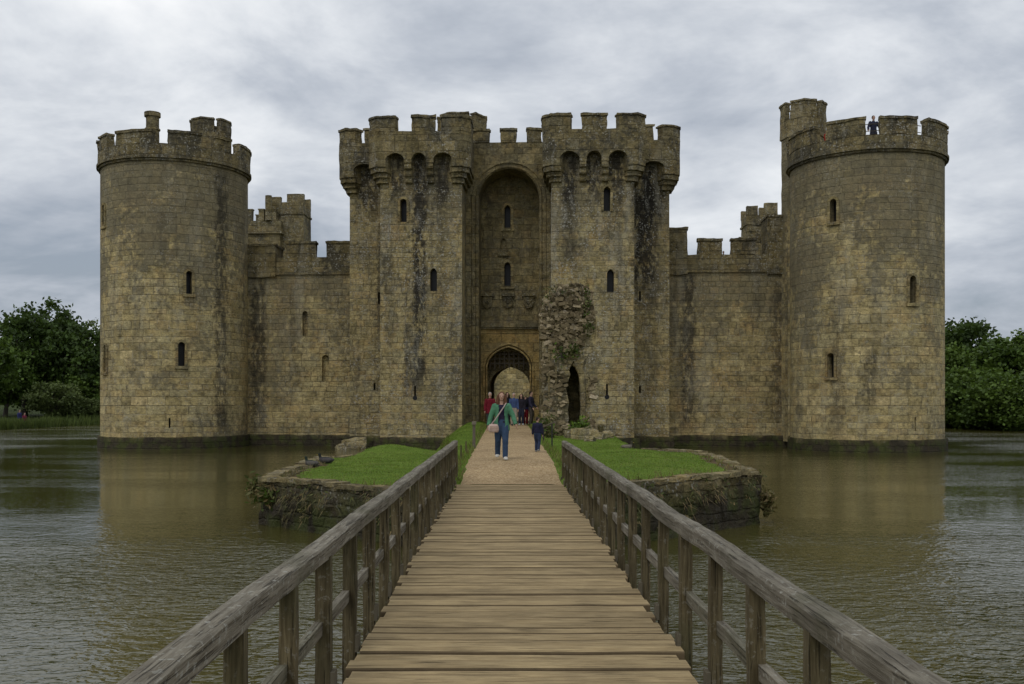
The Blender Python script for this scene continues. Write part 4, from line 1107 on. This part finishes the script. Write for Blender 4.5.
    link('jacket', remesh(mb, .014, 3, .008, tr_, .012 if open_front else 0), cm(top), t, uv=False, smooth=True)
    # hair
    mb = MB(); mb.ball(hd(0, .01, .948), (.049*H, .055*H, .06*H), 16, 12)
    if hairstyle == 'long':
        for s in (-1, 1): mb.tube([hd(.038*s, -.012, .955), hd(.054*s, .0, .90), hd(.058*s, -.004, .845), hd(.05*s, -.015, .815)], [.026*H, .03*H, .03*H, .02*H], 10)
        mb.tube([hd(0, .035, .95), hd(0, .05, .88), hd(0, .05, .82)], [(.05*H, .03*H), (.06*H, .032*H), (.05*H, .02*H)], 12)
    if hairstyle == 'hood': mb = MB().ball(hd(0, .012, .935), (.056*H, .062*H, .072*H), 16, 12)
    def tr2(c):
        x, y = c.x*ct+c.y*sn, -c.x*sn+c.y*ct
        return y < -.022*H and abs(x) < .036*H and c.z < .966*H
    link('hood' if hairstyle == 'hood' else 'hair', remesh(mb, .009, 2, .007 if hairstyle == 'long' else .003, tr2, 0), cm(hair, 'hair'), t, uv=False, smooth=True)
    if vox < .0105:
        eb = MB()
        for s in (-1, 1): eb.ball(hd(.018*s, -.0475, .938), (.007*H, .004*H, .004*H), 8, 6)
        eb.build('eyes', cm((.03, .02, .018)), t, uv=False); mbx = MB().ball(hd(0, -.0485, .9), (.012*H, .004*H, .0035*H), 8, 6); mbx.build('mouth', cm((.3, .08, .07)), t, uv=False)
    return t
def foot(px, y):
    y = y*K
    x = (px-PX0)/F*y
    return Vector((x, y, zpath(y)+.014))
wl_ = foot(501.5, 18.2)
person('woman in open green jacket and jeans walking towards the camera down the gravel path', wl_, .05, 1.66, (.075, .20, .115), (.035, .06, .11), (.115, .055, .032), 'long', (.5, .48, .43), .5, ((.36, .05), (.42, .12)), (.12, .35), .0062, True, (.022, .018, .042))
bag = thing('shoulder_bag', 'pale pink shoulder bag worn by the woman in green', 'bag', wl_, .05)
mb = MB(); mb.tube([(-.20, -.165, .68), (-.20, -.175, .74), (-.20, -.165, .82), (-.20, -.15, .87)], [(.115, .05), (.135, .062), (.125, .055), (.10, .035)], 16, flat=(0, -1, 0))
mb.build('pouch', cm((.46, .34, .29)), bag, uv=False, smooth=True, rough=(.05, .008, 8))
MB().tube([(-.27, -.13, .85), (-.16, -.175, .99), (-.05, -.165, 1.15), (.04, -.145, 1.28), (.10, -.09, 1.375), (.12, .0, 1.40), (.07, .10, 1.33), (-.05, .15, 1.1), (-.2, .09, .93), (-.27, -.05, .85)], .014, 6).build('strap', cm((.42, .33, .30)), bag, uv=False)
mb = MB().box(-.29, -.11, -.236, -.2, .76, .83); mb.build('flap', cm((.38, .27, .22)), bag, uv=False)
person('small child in navy coat walking away towards the gate', foot(537.5, 20.6), math.pi-.25, .97, (.017, .018, .04), (.025, .035, .07), (.035, .025, .02), 'short', (.22, .22, .22), .4, ((.2, .0), (.22, .05)), (.2, .2), .0075, headturn=-.9)
G = 'visitors gathered at the gate'
person('grey haired person in a dark red coat behind the woman in green', foot(490, 33.5), .15, 1.68, (.13, .010, .018), (.035, .033, .035), (.32, .29, .26), arms=((.2, .05), (.15, .3)), elbow=(.3, .5), long_coat=True, group=G)
person('visitor in a blue jacket and pale trousers standing at the gate', foot(513.8, 37.6), .1, 1.66, (.045, .07, .16), (.28, .24, .19), (.30, .27, .24), arms=((.15, .1), (.15, .1)), group=G)
person('visitor with black hair and dark clothes behind the woman, left in the gateway', foot(507.3, 39.6), .3, 1.72, (.012, .012, .016), (.02, .02, .025), (.01, .009, .009), 'long', group=G)
person('slim visitor in black top and dark trousers, middle of the gate group', foot(521.3, 38.6), -.1, 1.62, (.02, .017, .024), (.02, .022, .035), (.02, .015, .012), 'long', (.4, .4, .4), group=G)
person('short visitor in navy top and bright red trousers at the gate', foot(525.5, 39.2), .1, 1.48, (.022, .028, .085), (.17, .012, .018), (.06, .04, .03), 'long', group=G)
pk = person('visitor in dark jacket turned sideways at the right of the gate group', foot(531, 38.8), 1.2, 1.76, (.03, .028, .05), (.06, .05, .04), (.03, .022, .018), arms=((.1, .1), (.1, .2)), elbow=(.5, .6), group=G)
rk = thing('backpack', 'dark backpack on the visitor turned sideways at the gate', 'backpack', pk.location, 1.2)
mb = MB().tube([(0, .19, .95), (0, .22, 1.1), (0, .21, 1.3), (0, .17, 1.42)], [(.13, .08), (.16, .11), (.15, .1), (.1, .06)], 14, flat=(0, -1, 0)); mb.build('pack', cm((.016, .016, .022)), rk, uv=False, smooth=True)
for s in (-1, 1): MB().tube([(.09*s, .15, 1.40), (.10*s, .03, 1.47), (.11*s, -.10, 1.38), (.11*s, -.10, 1.2), (.12*s, .12, 1.05)], .016, 6).build('strap', cm((.016, .016, .022)), rk, uv=False)
# on the battlements
p = at(873.5, 140, 37.0); person('person in a dark top standing in a gap of the right round tower battlements', (p.x, p.y, 15.05), .1, 1.72, (.022, .024, .045), (.03, .03, .04), (.05, .035, .03), arms=((.45, .2), (.45, .2)), elbow=(.5, .5))
p = at(826.3, 140, 37.4); person('child in a red top half hidden by the right round tower battlements', (p.x, p.y, 15.05), .6, 1.12, (.28, .03, .02), (.03, .03, .05), (.06, .04, .03), vox=.009)
p = at(723.5, 250, 41.2); person('visitor in blue looking through a battlement gap of the right curtain wall', (p.x, p.y, 9.76), .2, 1.1, (.02, .035, .09), (.03, .03, .04), (.03, .02, .02), vox=.011)
# far bank strollers
for px, c, lab in ((19.5, (.03, .035, .12), 'stroller in a blue coat on the far left bank'), (24.5, (.16, .02, .05), 'stroller in a crimson coat on the far left bank')):
    y = 70.5*K; x = (px-PX0)/F*y; person(lab, (x, y, zter(x, y)), 1.3, 1.7, c, (.03, .03, .04), (.04, .03, .03), vox=.014)

# ducks on the lawns
def duck(px, py, rz, label, head, body, s=1.):
    y = 1.42*F/(py-PY0); p = at(px, py, y/K); p.z = zland(p.x, y)
    t = thing('duck', label, 'duck', p, rz, 'ducks resting on the lawns')
    mb = MB(); mb.tube([(-.26*s, 0, .13*s), (-.16*s, 0, .1*s), (0, 0, .1*s), (.14*s, 0, .11*s), (.2*s, 0, .13*s)], [.015*s, .075*s, .105*s, .085*s, .03*s], 14)
    mb.tube([(.14*s, 0, .12*s), (.18*s, 0, .2*s), (.19*s, 0, .25*s)], [.06*s, .04*s, .035*s], 10)
    mb.ball((.2*s, 0, .265*s), (.05*s, .04*s, .042*s))
    mats = [cm(body, 'plumage'), cm(head, 'plumage')]
    me = remesh(mb, .012, 4); o = link('body', me, mats, t, uv=False, smooth=True)
    for f in me.polygons:
        if f.center.z > .18*s: f.material_index = 1
    for sd in (-1, 1): w = MB().ball((-.05*s, .085*sd*s, .115*s), (.14*s, .03*s, .065*s)); w.build('wing', cm(g(body, 1.35), 'plumage'), t, uv=False, smooth=True)
    MB().tube([(.24*s, 0, .255*s), (.30*s, 0, .245*s)], [(.018*s, .014*s), (.016*s, .006*s)], 8, flat=(0, 0, 1)).build('bill', cm((.25, .19, .04), 'bill'), t, uv=False)
duck(311.5, 463, math.pi-.5, 'dark duck resting on the left lawn, nearer the moat corner', (.02, .03, .022), (.075, .07, .062), .85)
duck(326, 461, math.pi-.2, 'dark duck resting on the left lawn, nearer the bridge', (.018, .022, .02), (.055, .05, .05), .85)
duck(627, 452, .4, 'small duck resting at the back edge of the right lawn', (.05, .045, .03), (.13, .115, .09), .8)

# ------------------------------------------------------------------ trees and banks
def tree_meshes(seed, h, cr, th, nclump, nleaf, ls, flat=.75, droop=0):
    r = random.Random(seed); tm = MB(); base = [(0, 0, -.3), (r.gauss(0, .1), r.gauss(0, .1), th*.6), (r.gauss(0, .3), r.gauss(0, .3), th), (r.gauss(0, .5), r.gauss(0, .5), h*.72)]
    tr0 = h*.028; tm.tube(base, [tr0*1.35, tr0, tr0*.8, tr0*.25], 10)
    cm_ = MB(); cz = th+(h-th)*.48; rz_ = (h-th)*.52
    for i in range(nclump):
        while True:
            v = Vector((r.uniform(-1, 1), r.uniform(-1, 1), r.uniform(-1, 1)))
            if .25 < v.length < 1: break
        if r.random() < .6: v = v.normalized()*r.uniform(.75, 1.02)
        lump = 1+.28*mnoise.noise(v*2.3+Vector((seed, 0, 0)))
        c = Vector((v.x*cr*lump, v.y*cr*lump, cz+v.z*rz_*lump))
        if i % 4 == 0:
            s = Vector(base[2]).lerp(Vector(base[3]), r.random()*.8); mid = s.lerp(c, .5)+Vector((0, 0, .25)); tm.tube([s, mid, c], [tr0*.32, tr0*.2, .02], 6)
        k = cr*r.uniform(.16, .3)
        for _ in range(nleaf):
            d = Vector((r.gauss(0, .5), r.gauss(0, .5), r.gauss(0, .5)*flat))*k
            if droop: d.z -= abs(d.x*d.y)*droop
            s = ls*r.uniform(.6, 1.4); n = (Vector((r.gauss(0, 1), r.gauss(0, 1), r.gauss(0, 1)+.5))).normalized()
            a = n.orthogonal().normalized(); a = Matrix.Rotation(r.uniform(0, 6.28), 3, n) @ a; b = n.cross(a); p = c+d; o = len(cm_.v)
            cm_.v += [tuple(p-a*s*.7), tuple(p+b*s*.5), tuple(p+a*s*.7), tuple(p-b*s*.5)]; cm_.f.append([o, o+1, o+2, o+3]); cm_.m.append(0)
    me = bpy.data.meshes.new('crown'); me.from_pydata(cm_.v, [], cm_.f)
    return tm.mesh('trunk'), me
KINDS_ = {}
for k, a, mt in (('oak', (3, 12, 5, 2.2, 105, 75, .36), 'leaf_d'), ('ash', (5, 11, 4.2, 2.5, 110, 70, .38), 'leaf_m'), ('willow', (8, 5, 3.4, .4, 90, 90, .26), 'leaf_w'), ('shrubby', (21, 4.5, 3.2, .15, 120, 80, .2), 'leaf_m'), ('thin', (12, 11, 3.2, 3, 34, 40, .3), 'leaf_w'), ('maple', (17, 12, 4.6, 1.8, 115, 75, .34), 'leaf_d')):
    tm, cmh = tree_meshes(*a); tm.materials.append(M['bark']); cmh.materials.append(M[mt]); KINDS_[k] = (tm, cmh, a[1])
def tree(name, kind, px, y, top_py, label, cat='tree', wide=1., off=0, group='trees along the far banks'):
    tm, ch, h0 = KINDS_[kind]; y = y*K; x = (px-PX0)/F*y; zb = zter(x, y); s = (CAMZ-(top_py-PY0)/F*y-zb)/h0/1.04
    t = thing(name, label, cat, (x, y, zb), rnd.uniform(0, 6.28), group); t.scale = (s*wide, s*wide, s)
    for n, m in (('trunk', tm), ('crown', ch)):
        o = bpy.data.objects.new(n, m); COL.objects.link(o); o.parent = t
    return t
TR = [('tree', 'ash', -22, 76, 328, 'lighter green tree cut by the left picture edge', 1.), ('tree', 'oak', 24, 88, 312, 'tall dark tree on the left bank behind the strollers'),
      ('tree', 'maple', 48, 92, 304, 'tallest dark tree in the middle of the left bank'), ('tree', 'oak', 78, 90, 326, 'dark tree beside the left round tower'),
      ('tree', 'thin', 93, 104, 316, 'thin pale bare-branched tree just left of the left round tower', .8),
      ('tree', 'ash', 5, 84, 345, 'mid green tree low behind the strollers at the left'), ('tree', 'maple', -55, 96, 318, 'dark tree beyond the left picture edge'), ('tree', 'oak', 118, 100, 330, 'dark tree hidden behind the left round tower'),
      ('willow_bush', 'willow', 54, 82.5, 382, 'rounded grey green willow bush on the left bank', 1.), ('bush', 'willow', 91, 85, 398, 'low green bush between willow and left round tower'), ('bush', 'shrubby', 80, 88, 376, 'leafy bush between the willow bush and the dark trees behind', 1.2),
      ('tree', 'oak', 968, 84, 318, 'tallest tree on the right bank, rising beside the right round tower'), ('tree', 'ash', 1004, 74, 342, 'leaning bushy tree in the middle of the right bank', 1.25), ('tree', 'ash', 1022, 72, 334, 'wide green tree cut by the right picture edge', 1.2),
      ('tree', 'ash', 952, 80, 346, 'green tree half hidden by the right round tower', 1.1), ('tree', 'maple', 1046, 76, 326, 'dark tree beyond the right picture edge'), ('bush', 'shrubby', 975, 69.5, 368, 'broad bush overhanging the water near the right round tower', 1.2),
      ('bush', 'shrubby', 1018, 64.5, 372, 'broad bush overhanging the water at the right picture edge', 1.2), ('tree', 'oak', 925, 90, 336, 'dark tree behind the right round tower'), ('bush', 'shrubby', 998, 67, 386, 'low bush at the right waterline between two broader ones', 1.3), ('bush', 'shrubby', 950, 73, 380, 'low bush at the waterline partly hidden by the right round tower', 1.3)]
for q in TR: tree(q[0], q[1], q[2], q[3], q[4], q[5], 'bush' if 'bush' in q[0] else 'tree', q[6] if len(q) > 6 else 1.)
# distant woods behind the castle, as one mass
wd = MB(); rw2 = random.Random(5)
for i in range(9000):
    a = rw2.uniform(-1.35, 1.35); d = rw2.uniform(185, 240); zz = abs(rw2.gauss(0, 1)); x, y = d*math.sin(a), d*math.cos(a)
    top = 9+3*mnoise.noise(Vector((a*14, 0, 0))); p = Vector((x, y, 1+min(top, rw2.random()**.7*top)))
    rnd_s = rw2.uniform(.6, 1.3); leafquad(wd, p, rnd_s*2.2, None, 0, 1.3)
tag(link('far_wood', wd.mesh('far_wood'), M['leaf_d'], uv=False), kind='stuff')
# reeds along the left bank
rd = MB()
for _ in range(8000):
    y = rnd.uniform(64*K, 96*K); x = -45.3+1.2*mnoise.noise(Vector((y*.15, 3, 0)))-abs(rnd.gauss(0, .9))+.3
    if y > 76.5*K and rnd.random() < .7: continue
    h = rnd.uniform(.5, 1.25); w = .06; a = rnd.uniform(0, 3.1); dx, dy = math.cos(a)*w, math.sin(a)*w; o = len(rd.v); z = max(-.1, zter(x, y)-.1)
    rd.v += [(x-dx, y-dy, z), (x+dx, y+dy, z), (x+rnd.gauss(0, .12), y+rnd.gauss(0, .12), z+h)]; rd.f.append([o, o+1, o+2]); rd.m.append(0)
tag(link('reeds', rd.mesh('reeds'), M['reed'], uv=False), kind='stuff')

# ------------------------------------------------------------------ sky, light, camera
SUN_EL, SUN_AZ = R(52), math.atan2(-.45, -.89)
w = bpy.data.worlds.new('World'); S.world = w; w.use_nodes = True; nt = w.node_tree; nt.nodes.clear()
T = NT.__new__(NT); T.t = nt; T.out = nt.nodes.new('ShaderNodeOutputWorld')
sk = T.n('TexSky', sky_type='NISHITA', sun_disc=False, sun_elevation=SUN_EL, sun_rotation=SUN_AZ, air_density=1.2, dust_density=2.)
dr = T.n('TexCoord').outputs['Generated']; dx, dy, dz = T.sep(dr)
dn = T.m('ADD', T.m('MAXIMUM', dz, 0.), .3)
cpt = T.comb(T.m('DIVIDE', dx, dn), T.m('DIVIDE', dy, dn), 0)
n1 = T.noise(T.vadd(T.vscale(cpt, (.75, .8, 1.)), (3.1, 1.7, 0.)), 1.0, 7, .55, .5)
n2 = T.noise(T.vadd(T.vscale(cpt, (1.5, 1.9, 1.)), (8., 2., 0.)), 1.9, 6, .6, .4)
cl = T.m('ADD', T.m('MULTIPLY', n1, .72), T.m('MULTIPLY', n2, .28))
n3 = T.noise(T.vadd(T.vscale(dr, (1., 1., 2.2)), (4., 9., 2.)), 3.4, 6, .6, .3)
bank = T.m('MULTIPLY', T.mr(dx, -.24, -.40), T.m('MULTIPLY', T.mr(dz, .09, .13), T.mr(dz, .17, .25, 1., 0.)))
bank = T.m('MULTIPLY', bank, T.mr(n3, .36, .56))
east = T.m('MULTIPLY', T.mr(dx, .15, .45), T.mr(dz, .05, .3, 1., .35))
cl = T.m('ADD', cl, T.m('MULTIPLY', T.m('SUBTRACT', n3, .5), .42))
cl = T.m('SUBTRACT', cl, T.m('MULTIPLY', bank, .085)); cl = T.m('SUBTRACT', cl, T.m('MULTIPLY', east, .055))
low = T.m('MULTIPLY', T.mr(dx, -.2, -.38), T.mr(dz, .11, .03))
cl = T.m('ADD', cl, T.m('MULTIPLY', low, .09))
cc = T.ramp(cl, [(.31, (.32, .365, .44)), (.42, (.53, .57, .635)), (.52, (.78, .81, .85)), (.64, (1.02, 1.03, 1.04))])
b1 = T.n('Background', {'Color': sk.outputs[0], 'Strength': .1}); b2 = T.n('Background', {'Color': cc, 'Strength': 1.0})
mx = T.n('MixShader', {0: T.mr(cl, .28, .4, .82, .96), 1: b1.outputs[0], 2: b2.outputs[0]}); nt.links.new(mx.outputs[0], T.out.inputs[0])
sl = bpy.data.lights.new('sun', 'SUN'); sl.energy = .8; sl.angle = R(25); sl.color = (1., .96, .9)
so_ = bpy.data.objects.new('sun', sl); COL.objects.link(so_)
sd = Vector((math.sin(SUN_AZ)*math.cos(SUN_EL), math.cos(SUN_AZ)*math.cos(SUN_EL), math.sin(SUN_EL)))
so_.rotation_euler = sd.to_track_quat('Z', 'Y').to_euler()
cam = bpy.data.cameras.new('camera'); co = bpy.data.objects.new('camera', cam); COL.objects.link(co)
co.location = (0, 0, CAMZ); co.rotation_euler = (R(90), 0, 0); cam.sensor_width = 36; cam.lens = 36*F/1024
cam.shift_x = (512-PX0)/1024; cam.shift_y = (PY0-342)/1024; cam.clip_end = 6000; cam.clip_start = .1
S.camera = co
S.view_settings.view_transform = 'Standard'; S.view_settings.look = 'None'; S.view_settings.gamma = 1; S.view_settings.exposure = 0
S.view_settings.use_curve_mapping = False
